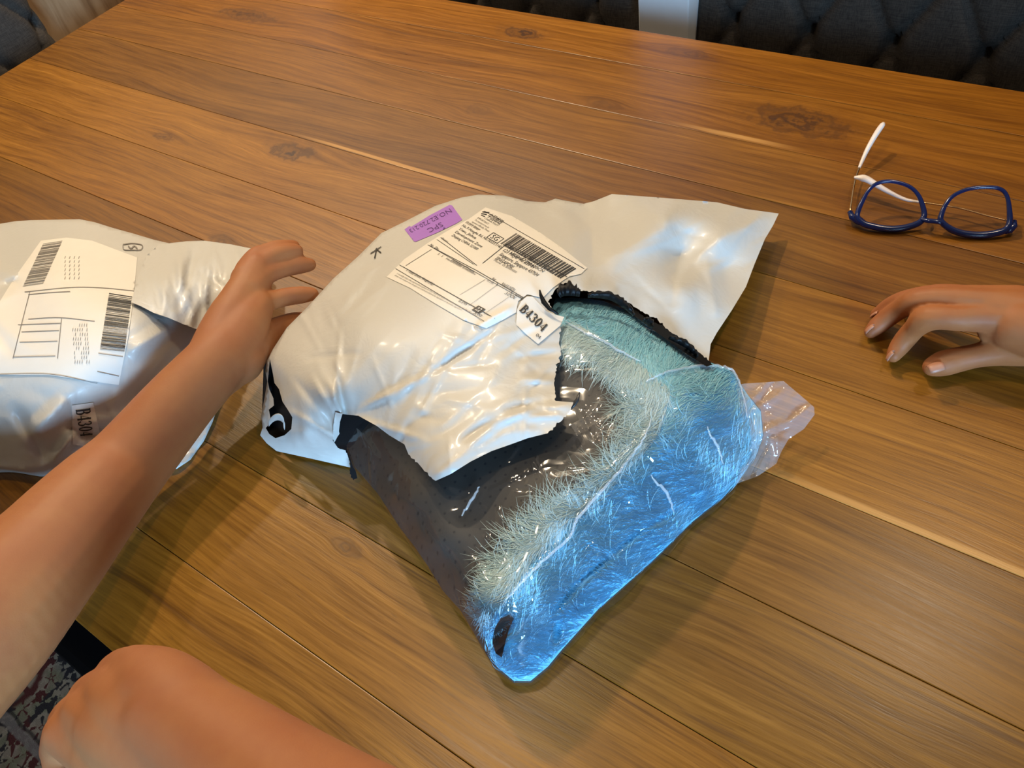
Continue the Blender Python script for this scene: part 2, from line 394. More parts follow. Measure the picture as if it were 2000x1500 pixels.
# ================================================================ structure
t = NT('dark_floor_tile'); n = t.noise(t.coord(), 6, 4); M['floor'] = t.out(t.pbr(Base_Color=t.mix(n, (.10, .075, .055), (.16, .12, .085)), Roughness=.45))
bm = bmesh.new(); add_box(bm, -3.4, 2.6, -2.6, 1.6, -.80, -.752); tag(bm_obj('floor', bm, M['floor']), kind='structure')
bm = bmesh.new(); add_box(bm, -3.4, 2.6, 1.50, 1.6, -.752, 2.2); tag(bm_obj('wall_back', bm, M['wall']), kind='structure')
bm = bmesh.new(); add_box(bm, -2.8, -2.7, -2.6, 1.50, -.752, 2.2); tag(bm_obj('wall_left', bm, M['wall_warm']), kind='structure')

bm = bmesh.new(); add_box(bm, -.603, -.515, 1.112, 1.50, -.752, 1.2, .002); tag(bm_obj('trim_1', bm, M['wall']), kind='structure')

# rug with flower rosettes and striped border
def rug_mat():
    t = NT('patterned_rug'); c = t.coord(); x, y, z = t.xyz(c); w = t.noise(c, 30, 2, .5, col=True); wx, wy, wz = t.xyz(w)
    X = t.math('ADD', x, t.math('MULTIPLY', t.math('SUBTRACT', wx, .5), .010)); Y = t.math('ADD', y, t.math('MULTIPLY', t.math('SUBTRACT', wy, .5), .010))
    def rosette(P, ox, oy, n, r0):
        fx = t.math('SUBTRACT', t.math('FRACT', t.math('DIVIDE', t.math('SUBTRACT', X, ox), P)), .5); fy = t.math('SUBTRACT', t.math('FRACT', t.math('DIVIDE', t.math('SUBTRACT', Y, oy), P)), .5)
        r = t.math('SQRT', t.math('ADD', t.math('MULTIPLY', fx, fx), t.math('MULTIPLY', fy, fy))); a = t.math('ARCTAN2', fy, fx)
        pet = t.math('ABSOLUTE', t.math('SINE', t.math('MULTIPLY', a, n/2)))
        m = t.math('MULTIPLY', t.step(pet, .30, .55), t.math('MULTIPLY', t.step(r, r0, r0-.05), t.step(r, .04, .09)))
        return t.math('MAXIMUM', m, t.step(r, .05, .03)), r
    m1, r1 = rosette(.19, -1.305, -.33, 8, .27); m2, r2 = rosette(.063, -1.30, -.29, 5, .42)
    g = t.noise(c, 85, 2, .5); curl = t.math('MULTIPLY', t.step(g, .52, .57), t.step(r1, .30, .34))
    m = t.math('MAXIMUM', m1, t.math('MULTIPLY', t.math('MAXIMUM', t.math('MULTIPLY', m2, .8), curl), t.step(r1, .29, .33)))
    base = t.mix(t.step(t.noise(c, 12, 2), .46, .52), (.075, .014, .013), (.020, .018, .022))
    col = t.mix(m, base, t.mix(t.step(t.noise(c, 28, 2), .45, .6), (.30, .26, .20), (.20, .20, .13)))
    # border stripe
    for y0, y1, cc in ((-.295, -.278, (.20, .18, .17)), (-.278, -.272, (.015, .012, .015)), (-.155, -.13, (.03, .07, .05))):
        s = t.math('MULTIPLY', t.step(Y, y0-.002, y0+.002), t.step(Y, y1+.002, y1-.002)); col = t.mix(t.math('MULTIPLY', s, .8), col, cc)
    return t.out(t.pbr(Base_Color=col, Roughness=.95, Normal=t.bump(t.noise(c, 500, 2), .6, .003)))
def rug_mesh():
    bm = bmesh.new(); add_box(bm, -1.74, 1.4, -1.5, 1.0, -.7518, -.742, .003); return bm
tag(bm_obj('patterned_rug', rug_mesh(), rug_mat()), 'maroon and cream flower patterned rug on the floor below the table', 'rug')

# ================================================================ table
YJ = [-.0430, .041, .137, .241, .3445, .452, .5555, .661, .750, .858, .9415]
tb = empty('dining_table', (-.4, .45, -.75)); tag(tb, 'large varnished brown plank dining table under the parcels', 'table')
tones = [(1.0, .96, .9), (1.08, 1.06, 1.0), (.90, .92, .95), (.84, .84, .86), (1.10, 1.08, 1.0), (1.12, 1.06, .95), (.78, .74, .72), (1.0, .92, .86), (1.06, .92, .80), (1.0, .90, .72)]
tones = [(1.0, .95, .85), (1.06, 1.0, .88), (.92, .95, .98), (.86, .85, .85), (1.14, 1.10, 1.0), (1.10, 1.05, .92), (.80, .76, .74), (.95, .88, .82), (1.06, .94, .72), (1.10, .95, .60)]
for i in range(10):
    bm = bmesh.new(); add_box(bm, -1.4985, .75, YJ[i]+.00025, YJ[i+1]-.00025, -.034, random.uniform(-.0002, 0), .0007)
    o = bm_obj('plank', bm, M['wood'], tb); o.color = (*tones[i], (i*.37+.11) % 1)
bm = bmesh.new(); add_box(bm, -1.27, .67, .08, .72, -.10, -.036, .003); bm_obj('apron', bm, M['leg'], tb)
for x in (-1.25, .58):
    for y in (.10, .62):
        bm = bmesh.new(); add_box(bm, x, x+.08, y, y+.08, -.741, -.10, .004); bm_obj('leg', bm, M['leg'], tb)

# bench tucked under the near edge
bn = empty('bench', (-.3, .12, -.742)); tag(bn, 'black cushioned bench tucked under the near edge of the table', 'bench')
bm = bmesh.new(); add_box(bm, -1.1, .5, -.105, .30, -.36, -.28, .012); bm_obj('seat_cushion', bm, M['black'], bn)
for x in (-1.05, .40):
    for y in (-.07, .22):
        bm = bmesh.new(); add_box(bm, x, x+.05, y, y+.05, -.741, -.36, .004); bm_obj('leg', bm, M['leg'], bn)

# ================================================================ upholstered chairs
def tufted(cx, cy, cz, width, height, normal, name, label, phase=(0, 0), group=None, side='navy', ztop=None):
    """chair back with diamond tufting facing `normal` (+-y or +x), seat and legs"""
    root = empty(name, (cx, cy, -.742)); tag(root, label, 'chair', group)
    n = np.array(normal, float); u = np.array([n[1], -n[0], 0]) * -1.0
    nx, nz = int(width/.0055), 100; V = []; Fc = []; uu = np.linspace(-width/2, width/2, nx); zz = np.linspace(0, height, nz)
    bu, bz = .120, .105
    def disp(a, b):
        e = min(width/2-abs(a), b, height-b); d = .022*(1-math.exp(-max(e, 0)/.018))
        # lattice of buttons
        for r in range(int(height/bz)+2):
            zb = r*bz+phase[1]; o = (r % 2)*bu/2+phase[0]
            k = round((a-o)/bu); ub = o+k*bu
            q = (a-ub)**2+(b-zb)**2; d -= .012*math.exp(-q/.00016)
        s = ((a-phase[0])/bu+(b-phase[1])/(2*bz)) ; s2 = ((a-phase[0])/bu-(b-phase[1])/(2*bz))
        for q in (s, s2):
            f = abs(q-round(q))*bu*.8; d -= .014*math.exp(-f/.0050)
        return d
    for b in zz:
        for a in uu:
            p = np.array([cx, cy, cz])+u*a+n*(disp(a, b)+.03)+np.array([0, 0, b])-n*b*.10; V.append(p)
    Fc = [(j*nx+i, j*nx+i+1, (j+1)*nx+i+1, (j+1)*nx+i) for j in range(nz-1) for i in range(nx-1)]
    front = len(V)
    ring = [j for j in range(nx)]+[j*nx+nx-1 for j in range(1, nz)]+[(nz-1)*nx+i for i in range(nx-2, -1, -1)]+[j*nx for j in range(nz-2, 0, -1)]
    for k in ring: V.append(np.array(V[k])-n*.10)
    L = len(ring)
    for k in range(L): Fc.append((ring[k], front+k, front+(k+1) % L, ring[(k+1) % L]))
    Fc.append(tuple(front+k for k in range(L)))
    mesh('backrest', V, Fc, M['fabric'], root)
    for r in range(int(height/bz)+1):
        zb = r*bz+phase[1]; o = (r % 2)*bu/2+phase[0]; k0 = int(-width/2/bu)-1
        for k in range(k0, -k0+1):
            ub = o+k*bu
            if abs(ub) < width/2-.02 and .02 < zb < height-.02:
                p = np.array([cx, cy, cz])+u*ub+n*(disp(ub, zb)+.031)+np.array([0, 0, zb])-n*zb*.10
                bm = bmesh.new(); bmesh.ops.create_uvsphere(bm, u_segments=10, v_segments=6, radius=.008, matrix=Matrix.Translation(p)); bm_obj('button', bm, M['fabric'], root, True)
    s0 = np.array([cx, cy])+n[:2]*.04; s1 = np.array([cx, cy])+n[:2]*.40
    ax = (min(s0[0], s1[0]), max(s0[0], s1[0])) if abs(n[0]) > .5 else (cx-width/2, cx+width/2); ay = (min(s0[1], s1[1]), max(s0[1], s1[1])) if abs(n[1]) > .5 else (cy-width/2, cy+width/2)
    bm = bmesh.new(); add_box(bm, *ax, *ay, -.34, -.24, .02); bm_obj('seat', bm, M['fabric'], root, True)
    for x in (ax[0]+.02, ax[1]-.06):
        for y in (ay[0]+.02, ay[1]-.06):
            bm = bmesh.new(); add_box(bm, x, x+.04, y, y+.04, -.741, -.34, .003); bm_obj('leg', bm, M['leg'], root)
tufted(-1.020, 1.17, -.26, .80, .62, (0, -1, 0), 'tufted_chair', 'dark tufted chair behind the far edge, left of the white gap', (.312-.60+.24, .18))
tufted(.122, 1.17, -.26, 1.30, .62, (0, -1, 0), 'tufted_chair', 'wide dark tufted chair behind the far edge, right of the white gap', (-.697+.24*2-.12, .18))
tufted(-1.72, .365, -.28, .67, .62, (1, 0, 0), 'tufted_chair', 'dark tufted chair at the left end beside the wooden board', (.02, .14))
# pale wooden sideboard past the left end
def pale_wood():
    t = NT('pale_rustic_wood'); x, y, z = t.xyz(t.coord()); w = t.noise(t.vec(t.math('MULTIPLY', y, 8), t.math('MULTIPLY', z, 2.5), x), 1, 3, .6)
    f = t.noise(t.vec(t.math('ADD', t.math('MULTIPLY', y, 26), t.math('MULTIPLY', w, 2.5)), t.math('MULTIPLY', z, 3), 0), 1, 5, .6)
    return t.out(t.pbr(Base_Color=t.ramp(f, [(.34, (.14, .07, .03)), (.44, (.27, .15, .07)), (.62, (.42, .27, .15))]), Roughness=.5))
sb = empty('wooden_cabinet', (-2.1, 1.08, -.752)); tag(sb, 'pale rustic wooden cabinet past the left end of the table', 'cabinet'); mw = pale_wood()
for k in range(3):
    bm = bmesh.new(); add_box(bm, -1.82, -1.795, .715+k*.248, .715+(k+1)*.248-.003, -.70, .34, .002); bm_obj('board', bm, mw, sb)
bm = bmesh.new(); add_box(bm, -2.35, -1.82, .715, 1.46, -.752, .34, .004); bm_obj('body', bm, mw, sb)
bm = bmesh.new(); add_box(bm, -2.37, -1.78, .710, 1.48, .34, .37, .004); bm_obj('top_board', bm, mw, sb)

# ================================================================ fur rug bundle (inside its clear bag, half out of the mailer)
HB = Height([
 (1085,560,.060),(1150,580,.066),(1220,602,.060),(1300,648,.055),(1380,706,.048),(1430,722,.040),
 (1100,620,.082),(1200,660,.084),(1290,715,.080),(1360,740,.068),(1000,850,.086),(1100,760,.087),(1100,900,.088),(1200,800,.090),(1290,800,.086),(1380,790,.070),(1440,800,.045),(1480,840,.018),(1475,790,.022),
 (1000,1000,.083),(1100,985,.087),(1180,930,.088),(1280,890,.080),(1350,880,.064),(1430,880,.034),(1400,930,.034),
 (900,1000,.076),(950,1100,.074),(1020,1110,.080),(1080,1070,.080),(1150,1040,.070),(1220,1000,.064),(1300,950,.058),(1140,1120,.052),(1200,1070,.050),(1290,1010,.042),(1370,960,.034),
 (1210,1135,.026),(1120,1205,.030),(1300,1050,.024),(1175,1196,.006),(1276,1097,.006),(1355,1022,.006),(1418,968,.008),(1440,945,.010),(1490,870,.010),
 (955,1200,.066),(1000,1180,.074),(1060,1180,.062),(1010,1250,.050),(1070,1260,.026),(1100,1268,.008),(1072,1304,.006),(1036,1332,.007),(1004,1332,.010),(968,1306,.018),(1020,1300,.028),
 (692,910,.036),(721,939,.037),(782,1032,.038),(836,1106,.038),(900,1192,.034),(925,1235,.030),(950,1278,.024),
 (760,880,.066),(800,980,.066),(850,1060,.066),(900,1130,.064),(930,1180,.064),(720,830,.060),(690,840,.050),(850,880,.081),(900,760,.086),(800,760,.080)], lo=.003, hi=.094)
HB.extra.append(creases([(1082,1195,1128,1140,-.010,7),(1128,1140,1190,1088,-.010,7),(1190,1088,1260,1030,-.008,7),(1260,1030,1320,1000,-.005,8),(960,1250,1000,1215,-.010,22),(1090,1215,1085,1255,-.012,10)]))
bundle_out = [(1085,560),(1150,576),(1220,598),(1300,646),(1370,700),(1410,716),(1436,728),(1448,752),(1462,772),(1486,800),(1492,850),(1480,888),(1452,930),(1418,970),(1353,1022),(1276,1098),(1172,1190),(1100,1271),(1072,1306),(1036,1334),(1004,1334),(968,1307),(950,1279),(924,1234),(900,1193),(865,1154),(836,1106),(807,1064),(782,1032),(753,987),(721,940),(692,911),(676,860),(700,780),(900,640),(1040,600)]
def backing_mat():
    t = NT('dark_rug_backing'); c = t.coord(); x, y, z = t.xyz(c); u = t.math('ADD', t.math('MULTIPLY', x, .87), t.math('MULTIPLY', y, -.5)); v = t.math('ADD', t.math('MULTIPLY', x, .5), t.math('MULTIPLY', y, .87)); P = .0085
    fx = t.math('SUBTRACT', t.math('FRACT', t.math('DIVIDE', u, P)), .5); fy = t.math('SUBTRACT', t.math('FRACT', t.math('DIVIDE', v, P)), .5)
    d = t.step(t.math('ADD', t.math('MULTIPLY', fx, fx), t.math('MULTIPLY', fy, fy)), .020, .008); n = t.noise(c, 40, 3)
    return t.out(t.pbr(Base_Color=t.mix(d, t.mix(n, (.028, .023, .018), (.044, .037, .030)), (.010, .009, .009)), Roughness=.6))
def fur_mat(name, a, b):
    t = NT(name); c = t.coord(); at_ = t.n('ShaderNodeAttribute', attribute_name='shade'); n = t.noise(c, 30, 2)
    f = t.math('ADD', t.math('MULTIPLY', at_.outputs['Fac'], .75), t.math('MULTIPLY', n, .25))
    return t.out(t.pbr(Base_Color=t.mix(f, a, b), Roughness=.5, Sheen_Weight=.15))
M['fur'] = fur_mat('sky_blue_fur', (.14, .50, .70), (.38, .72, .85)); M['furbase'] = fur_mat('sky_blue_fur_base', (.12, .46, .66), (.26, .60, .78)); M['fringe'] = fur_mat('pale_fringe', (.27, .47, .53), (.52, .67, .70)); M['brownfur'] = fur_mat('dim_fringe', (.10, .085, .07), (.20, .17, .135))
rug = empty('fur_rug', (-.22, .22, .001)); tag(rug, 'folded sky blue fur rug with dark dotted backing, half out of the torn mailer', 'rug')
sheet('backing', bundle_out, HB, backing_mat(), rug, 7, 0, skirt=set(range(10, 36)), inset=.006)
fur_poly = [(1085,572),(1150,578),(1220,600),(1300,650),(1370,702),(1410,716),(1436,730),(1450,756),(1464,776),(1486,804),(1490,850),(1478,886),(1450,928),(1416,968),(1351,1020),(1274,1096),(1170,1188),(1098,1268),(1070,1302),(1036,1330),(1004,1330),(970,1302),(956,1272),(945,1240),(942,1200),(950,1160),(975,1118),(1010,1075),(1050,1040),(1090,1000),(1140,985),(1165,960),(1205,925),(1230,880),(1262,850),(1255,800),(1268,775),(1250,745),(1215,722),(1180,690),(1130,672),(1105,655),(1080,640),(1072,600)]
sheet('fur_base', fur_poly, HB, M['furbase'], rug, 7, .0012)
def strands(name, spots, mat, parent, H, z0, length, width, seed, lift=.0014, curl=.35, shade=(0, 1)):
    """one object of flattened fur: ribbons combed along the given picture direction"""
    g = np.random.default_rng(seed); n = len(spots); P0 = spots[:, :2]; A = spots[:, 2]+g.normal(size=n)*.28; L = length*g.uniform(.55, 1.25, n); cu = g.normal(size=n)*curl; K = 5; path = [P0]
    for k in range(K-1):
        a = A+cu*(k+1)/K*1.6; path.append(path[-1]+np.stack([np.cos(a), np.sin(a)], 1)*(L/(K-1))[:, None])
    path = np.stack(path, 1); ok = inside(path[:, -1], bundle_out) & inside(path[:, 2], bundle_out); path = path[ok]; wd_n = int(ok.sum()); n = wd_n; flat = path.reshape(-1, 2); zz = H(flat).reshape(n, K)+z0+g.uniform(0, lift, (n, 1)); W = atv(flat, np.maximum(zz, .002).ravel()).reshape(n, K, 3)
    V = []; Fc = []; S = []; wd = width*g.uniform(.6, 1.3, n); sh = g.uniform(*shade, n)
    tmp = np.gradient(W, axis=1); side = np.cross(tmp, np.array([-.1, .3, .9])); side /= np.linalg.norm(side, axis=2, keepdims=True)+1e-12
    tap = np.array([.7, 1, .9, .6, .12])[None, :, None]
    a = W-side*wd[:, None, None]*tap; b = W+side*wd[:, None, None]*tap; VV = np.stack([a, b], 2).reshape(-1, 3)
    idx = np.arange(n*K*2).reshape(n, K, 2); q = np.stack([idx[:, :-1, 0], idx[:, :-1, 1], idx[:, 1:, 1], idx[:, 1:, 0]], -1).reshape(-1, 4)
    o = mesh(name, VV, q.tolist(), mat, parent); at_ = o.data.attributes.new('shade', 'FLOAT', 'POINT'); at_.data.foreach_set('value', np.repeat(sh, K*2)); o['kind'] = 'stuff'; return o
def scatter(poly, n, ang, seed):
    g = np.random.default_rng(seed); Q = np.array(poly, float); lo, hi = Q.min(0), Q.max(0); out = []
    while sum(map(len, out)) < n:
        p = g.uniform(lo, hi, (n*2, 2)); out.append(p[inside(p, Q)])
    p = np.vstack(out)[:n]; return np.c_[p, ang(p)]
def comb(p):
    w = np.sin(p[:, 0]*.021+p[:, 1]*.013)*.5+np.sin(p[:, 0]*.047-p[:, 1]*.033)*.35
    base = np.where(p[:, 1]-p[:, 0]*.55 < 130, 2.35, 2.75); return base+w
strands('fur', scatter(fur_poly, 15000, comb, 3), M['fur'], rug, HB, .0016, 44, .00032, 4)
# fringe lying over the dark backing, tuft by tuft along the fur edge
fr = [(1078,650),(1105,660),(1130,676),(1180,694),(1215,726),(1250,748),(1266,776),(1256,802),(1262,852),(1232,882),(1207,926),(1167,962),(1140,988),(1092,1002),(1052,1042),(1012,1077),(977,1120),(952,1162),(944,1202),(946,1240)]
def edge_spots(line, n, seed, ang, clump=16):
    g = np.random.default_rng(seed); P, _ = densify(line, 2); P = P[:int(len(P)*.62)] if False else P
    L = np.array(line, float); sg = np.linalg.norm(np.diff(L, axis=0), axis=1); cs = np.r_[0, np.cumsum(sg)]; out = []
    for c in range(n//clump):
        s = g.uniform(0, cs[-1]); i = min(np.searchsorted(cs, s)-1 if s > 0 else 0, len(sg)-1); i = max(i, 0); p = L[i]+(L[i+1]-L[i])*(s-cs[i])/sg[i]; a0 = ang(p)+g.normal()*.30
        for k in range(clump): q = p+g.normal(size=2)*7; out.append((q[0]+12*g.random(), q[1]+6*g.random(), a0+g.normal()*.10))
    return np.array(out)
strands('fringe', edge_spots(fr, 3600, 5, lambda p: 2.55 if p[1] < 760 else (3.35 if p[1] < 1050 else 3.05), 18), M['fringe'], rug, HB, .0022, 48, .00024, 6, curl=.6)
strands('tufts', edge_spots([(1240,752),(1246,800),(1250,856),(1225,888),(1190,930),(1140,980),(1092,998),(1050,1036),(1005,1075),(965,1120)], 900, 15, lambda p: 3.25, 30), M['fringe'], rug, HB, .0026, 72, .00024, 16, curl=.75)
strands('pale_fur', scatter([(1085,640),(1180,692),(1215,724),(1250,746),(1262,775),(1255,802),(1262,850),(1232,880),(1205,926),(1165,960),(1140,986),(1090,1002),(1050,1042),(1010,1077),(975,1120),(950,1162),(944,1202),(985,1180),(1030,1100),(1100,1030),(1190,950),(1290,850),(1310,760),(1230,690),(1120,630)], 3600, comb, 9), M['fringe'], rug, HB, .0024, 40, .0003, 10)
False and strands('side_fur', scatter([(700,880),(790,950),(870,1080),(940,1190),(948,1262),(900,1188),(836,1104),(782,1030),(721,938)], 700, lambda p: np.full(len(p), 1.15), 12), M['brownfur'], rug, HB, .001, 46, .00035, 13)

sheet('dark_hollow_patch', [(962,1255),(966,1228),(978,1208),(996,1200),(1004,1208),(994,1228),(986,1258),(980,1284),(968,1276)], HB, M['lining'], rug, 5, .0034)  # dark patch: backing inside the roll plus the hollow's shade, painted on
# clear bag round the rug
bag_h = Height([(0, 0, 0), (2000, 0, 0), (0, 1500, 0), (2000, 1500, 0)])
def HF(P): return np.maximum(HB(P), .003)+.0042+bagw(P)
bagw_f = [folds(120, (690, 560, 1500, 1330), lambda c: (2.35 if c[0] > 950 else 1.05), .55, 90, 7, .0019, 21), folds(70, (950, 700, 1480, 1330), lambda c: -.85, .9, 70, 5, .0030, 22), creases([(1000,1165,1110,1040,.0035,7),(1180,930,1280,830,.0030,8),(1110,1040,1180,930,.0022,7),(1285,740,1430,722,.004,9),(1430,725,1450,830,.004,9),(1100,620,1300,720,.003,7)])]
def bagw(P): return np.clip(sum(f(P) for f in bagw_f), -.003, .006)
bag = empty('clear_bag', (-.2, .2, .001)); tag(bag, 'clear crinkled plastic bag wrapped around the blue fur rug', 'plastic bag')
film_out = [(1090,566),(1150,572),(1220,596),(1300,643),(1370,697),(1410,713),(1438,726),(1450,752),(1462,800),(1478,850),(1470,900),(1442,945),(1419,972),(1354,1025),(1277,1101),(1173,1193),(1101,1274),(1073,1309),(1036,1337),(1003,1336),(966,1309),(948,1281),(922,1236),(898,1195),(863,1156),(833,1108),(804,1066),(779,1034),(750,989),(718,942),(690,913),(672,860),(700,790),(900,650),(1040,600)]
sheet('film', film_out, None, M['clear'], bag, 5, hf=HF, skirt=set(range(11, 35)), inset=.002)
HT = Height([(1445,760,.040),(1440,940,.014),(1455,748,.042),(1530,744,.040),(1590,800,.024),(1570,840,.014),(1520,890,.008),(1480,930,.008),(1430,948,.008),(1500,840,.028)], lo=.003)
HT.extra.append(folds(34, (1440, 745, 1590, 945), -.9, .5, 80, 9, .004, 31))
M['seam'] = clear_mat('clear_film_fold', (.96, .98, 1.0), 60.0, .002, .22, .06)  # whitish haze put into the folds to draw their highlight lines
for ln in ([(988,1172),(1020,1138),(1062,1094),(1112,1050),(1128,1014),(1170,965),(1205,925),(1238,884),(1262,848),(1272,818)], [(1262,745),(1300,728),(1360,716),(1410,716),(1436,730),(1452,775),(1460,815)], [(1104,628),(1150,652),(1205,682),(1250,706)], [(900,1010),(922,975),(936,950)], [(1270,930),(1300,960),(1316,1000)], [(1380,835),(1400,870),(1412,905)]):
    P = catmull(np.array(ln, float), 8); g = np.random.default_rng(len(ln)); P = P+g.normal(size=P.shape)*.9; Wp = atv(P, HF(P)+.0006)
    mesh('film_fold', *tube(Wp, .0011*(.35+.65*np.sin(np.linspace(.1, PI-.1, len(P)))), 6, flat=1.3), M['seam'], bag)
sheet('open_end', [(1440,752),(1455,749),(1490,747),(1530,744),(1555,765),(1590,795),(1591,810),(1570,838),(1540,858),(1527,880),(1516,906),(1480,930),(1428,949),(1420,930),(1450,880),(1450,800)], HT, M['tail'], bag, 5)['label'] = 'empty open end of the clear bag lying on the table'

# ================================================================ torn white mailer
HMpts = [(521,705,.050),(560,640,.054),(600,600,.055),(650,545,.056),(700,500,.054),(745,455,.050),(850,402,.040),(935,380,.032),(985,382,.030),(1065,395,.022),(1110,393,.024),(1140,398,.020),(1195,379,.034),(1290,386,.036),(1400,395,.028),(1521,417,.022),
 (1495,465,.026),(1470,520,.032),(1430,605,.042),(1400,650,.046),(1385,680,.048),(1370,700,.048),(1300,640,.060),(1235,602,.070),
 (640,700,.088),(700,640,.098),(800,600,.104),(900,500,.096),(820,480,.080),(950,440,.070),(1000,560,.104),(1060,500,.090),(760,760,.098),(650,780,.088),(620,840,.058),(690,840,.074),(850,800,.104),(900,700,.108),(1000,700,.104),(1060,600,.098),(1080,660,.098),(1085,740,.100),
 (1150,450,.056),(1150,520,.082),(1200,560,.078),(1200,430,.046),(1300,430,.060),(1330,500,.040),(1250,480,.066),(1400,470,.048),(1420,520,.034),(1330,560,.064),(1300,600,.064),(1370,600,.052),(1460,450,.034),
 (850,938,.098),(840,925,.097),(790,870,.088),(740,830,.082),(700,810,.078),(655,807,.070),(960,880,.104),(1030,855,.105),(1117,787,.108),(1085,830,.106),(920,880,.108),(1000,810,.110),
 (540,720,.058),(560,780,.060),(590,850,.050),(650,872,.036),(575,838,.048),(600,893,.004),(650,903,.004),(683,912,.004),(540,880,.004),(520,865,.006),(508,850,.008),(512,800,.020),(515,760,.030),(684,885,.020)]
HM = Height(HMpts, lo=.0025)
lab_c = (930, 520)
def nolab(x, y): return not (740 < x < 1150 and 395 < y < 650 and (x-945)*.87-(y-405)*-.5 > -140)
HM.extra += [folds(70, (520, 560, 1110, 930), lambda c: -.62 if c[0] > 700 else 1.15, .35, 130, 17, .0012, 41, nolab), folds(40, (1130, 380, 1510, 690), lambda c: -.35 if c[1] < 520 else .9, .5, 90, 16, .0009, 42), folds(24, (620, 640, 1100, 900), .2, .8, 80, 12, .0010, 43, nolab), folds(26, (600, 400, 940, 640), -.7, .3, 90, 12, .0016, 44, nolab),
 creases([(690,875,640,740,.006,10),(690,875,610,740,.006,11),(690,875,575,740,-.005,12),(690,875,655,720,-.006,9),(690,875,560,800,.006,10),(650,820,665,640,.004,9),(700,800,840,730,.004,9),(840,730,960,650,-.006,10),(850,930,960,840,.004,16),(980,800,1090,785,-.004,14),(960,830,1060,790,.003,12),(1040,790,1110,795,.003,9),(1030,815,1100,812,.003,9),(900,860,960,820,-.004,12),(700,820,830,860,.005,12),
 (1150,400,1160,520,-.010,40),(1290,450,1180,510,.007,34),(1300,445,1400,470,-.006,34),(1400,470,1500,420,.005,26),(1330,480,1310,600,-.007,40),(1380,500,1400,620,.006,30),(1060,400,1110,430,.003,16),(1100,395,1150,440,-.004,16),
 (1010,700,1090,690,-.004,12),(1020,740,1085,745,.005,12),(930,640,1000,600,.005,10),(600,700,700,690,-.003,10)])]
main_folds = HM.extra[-1]; HM.extra[-1] = lambda P: .68*main_folds(P)
m_out = [(521,705,'s'),(533,682,'s'),(560,640,'s'),(600,600,'s'),(650,545,'s'),(700,500,'s'),(745,455,'s'),(790,433,'s'),(850,402,'s'),(900,386,'s'),(935,380,'s'),(985,382,'s'),(1030,393,'s'),(1065,395,'s'),(1085,388,'s'),(1110,393,'s'),(1140,398,''),(1160,393,''),(1195,379,''),(1290,386,''),(1400,395,''),(1455,408,''),(1521,417,''),(1510,440,''),(1494,467,''),(1474,515,''),(1457,560,''),(1430,605,''),(1400,650,''),(1388,672,''),(1384,706,'j'),
 (1362,690,'j'),(1340,668,'j'),(1312,653,'j'),(1285,625,'j'),(1240,600,'j'),(1212,580,'j'),(1160,570,'j'),(1133,568,'j'),(1105,552,'j'),(1084,566,'j'),(1070,590,'j'),(1086,615,''),(1102,619,''),(1095,636,'j'),(1092,668,'j'),(1096,690,'j'),(1086,720,'j'),(1082,750,'j'),(1085,783,''),(1120,786,'j'),(1112,806,'j'),(1086,830,'j'),(1070,846,''),(1030,856,''),(1000,867,''),(960,881,''),(920,901,''),(880,926,''),(851,939,'j'),(838,930,'j'),(815,903,'j'),(798,888,''),(790,868,''),(760,850,''),(736,832,''),(700,812,''),(672,809,''),(655,806,''),(650,830,''),(652,858,''),(661,874,'j'),(684,884,'j'),(681,898,'j'),(684,913,''),(600,894,''),(540,881,''),(521,866,''),(508,850,''),(513,835,'s'),(510,812,'s'),(517,775,'s'),(522,745,'s'),(518,725,'s')]
mp = [(a, b) for a, b, _ in m_out]
sk = {i for i, p in enumerate(m_out) if p[2] == 's'}; jg = {i for i, p in enumerate(m_out) if p[2] == 'j'}
ml = empty('poly_mailer', (-.35, .32, .001)); tag(ml, 'white plastic mailer with shipping label, torn open over blue fur', 'parcel')
slit = [(527,700),(533,730),(536,748),(545,760),(552,785),(562,800),(571,815),(569,838),(556,850),(538,856),(526,848),(519,836),(526,828),(528,815),(525,800),(535,792),(534,778),(526,760),(523,745)]
sheet('mailer_film', mp, HM, M['mailer'], ml, 5, holes=[slit], skirt=sk, jag=jg)
# black inside of the film showing through the tears
HL = lambda P: np.maximum(HM(P)-.012, .002)
sheet('black_lining', [(515,690),(545,700),(570,790),(582,815),(578,850),(545,866),(515,850),(512,800),(514,740)], HL, M['lining'], ml, 6)
HL2 = lambda P: np.maximum(HB(P)+.0075, .004)
sheet('black_lining', [(648,800),(700,808),(740,830),(700,850),(688,890),(698,934),(690,938),(683,925),(684,905),(676,880),(660,875),(650,860)], lambda P: np.interp(P[:, 1], [800, 870, 900, 940], [.070, .045, .022, .003]), M['lining'], ml, 6, jag={5, 6, 7})
sheet('black_lining', [(1062,585),(1075,566),(1098,556),(1104,546),(1112,544),(1130,560),(1138,572),(1160,565),(1192,566),(1222,584),(1242,604),(1262,624),(1290,634),(1316,652),(1345,672),(1368,690),(1392,712),(1380,716),(1330,684),(1270,640),(1225,606),(1180,588),(1140,582),(1085,582),(1080,600),(1072,608)], lambda P: HB(P)+.010, M['lining'], ml, 5, jag=set(range(0, 16)), jamp=1.8)
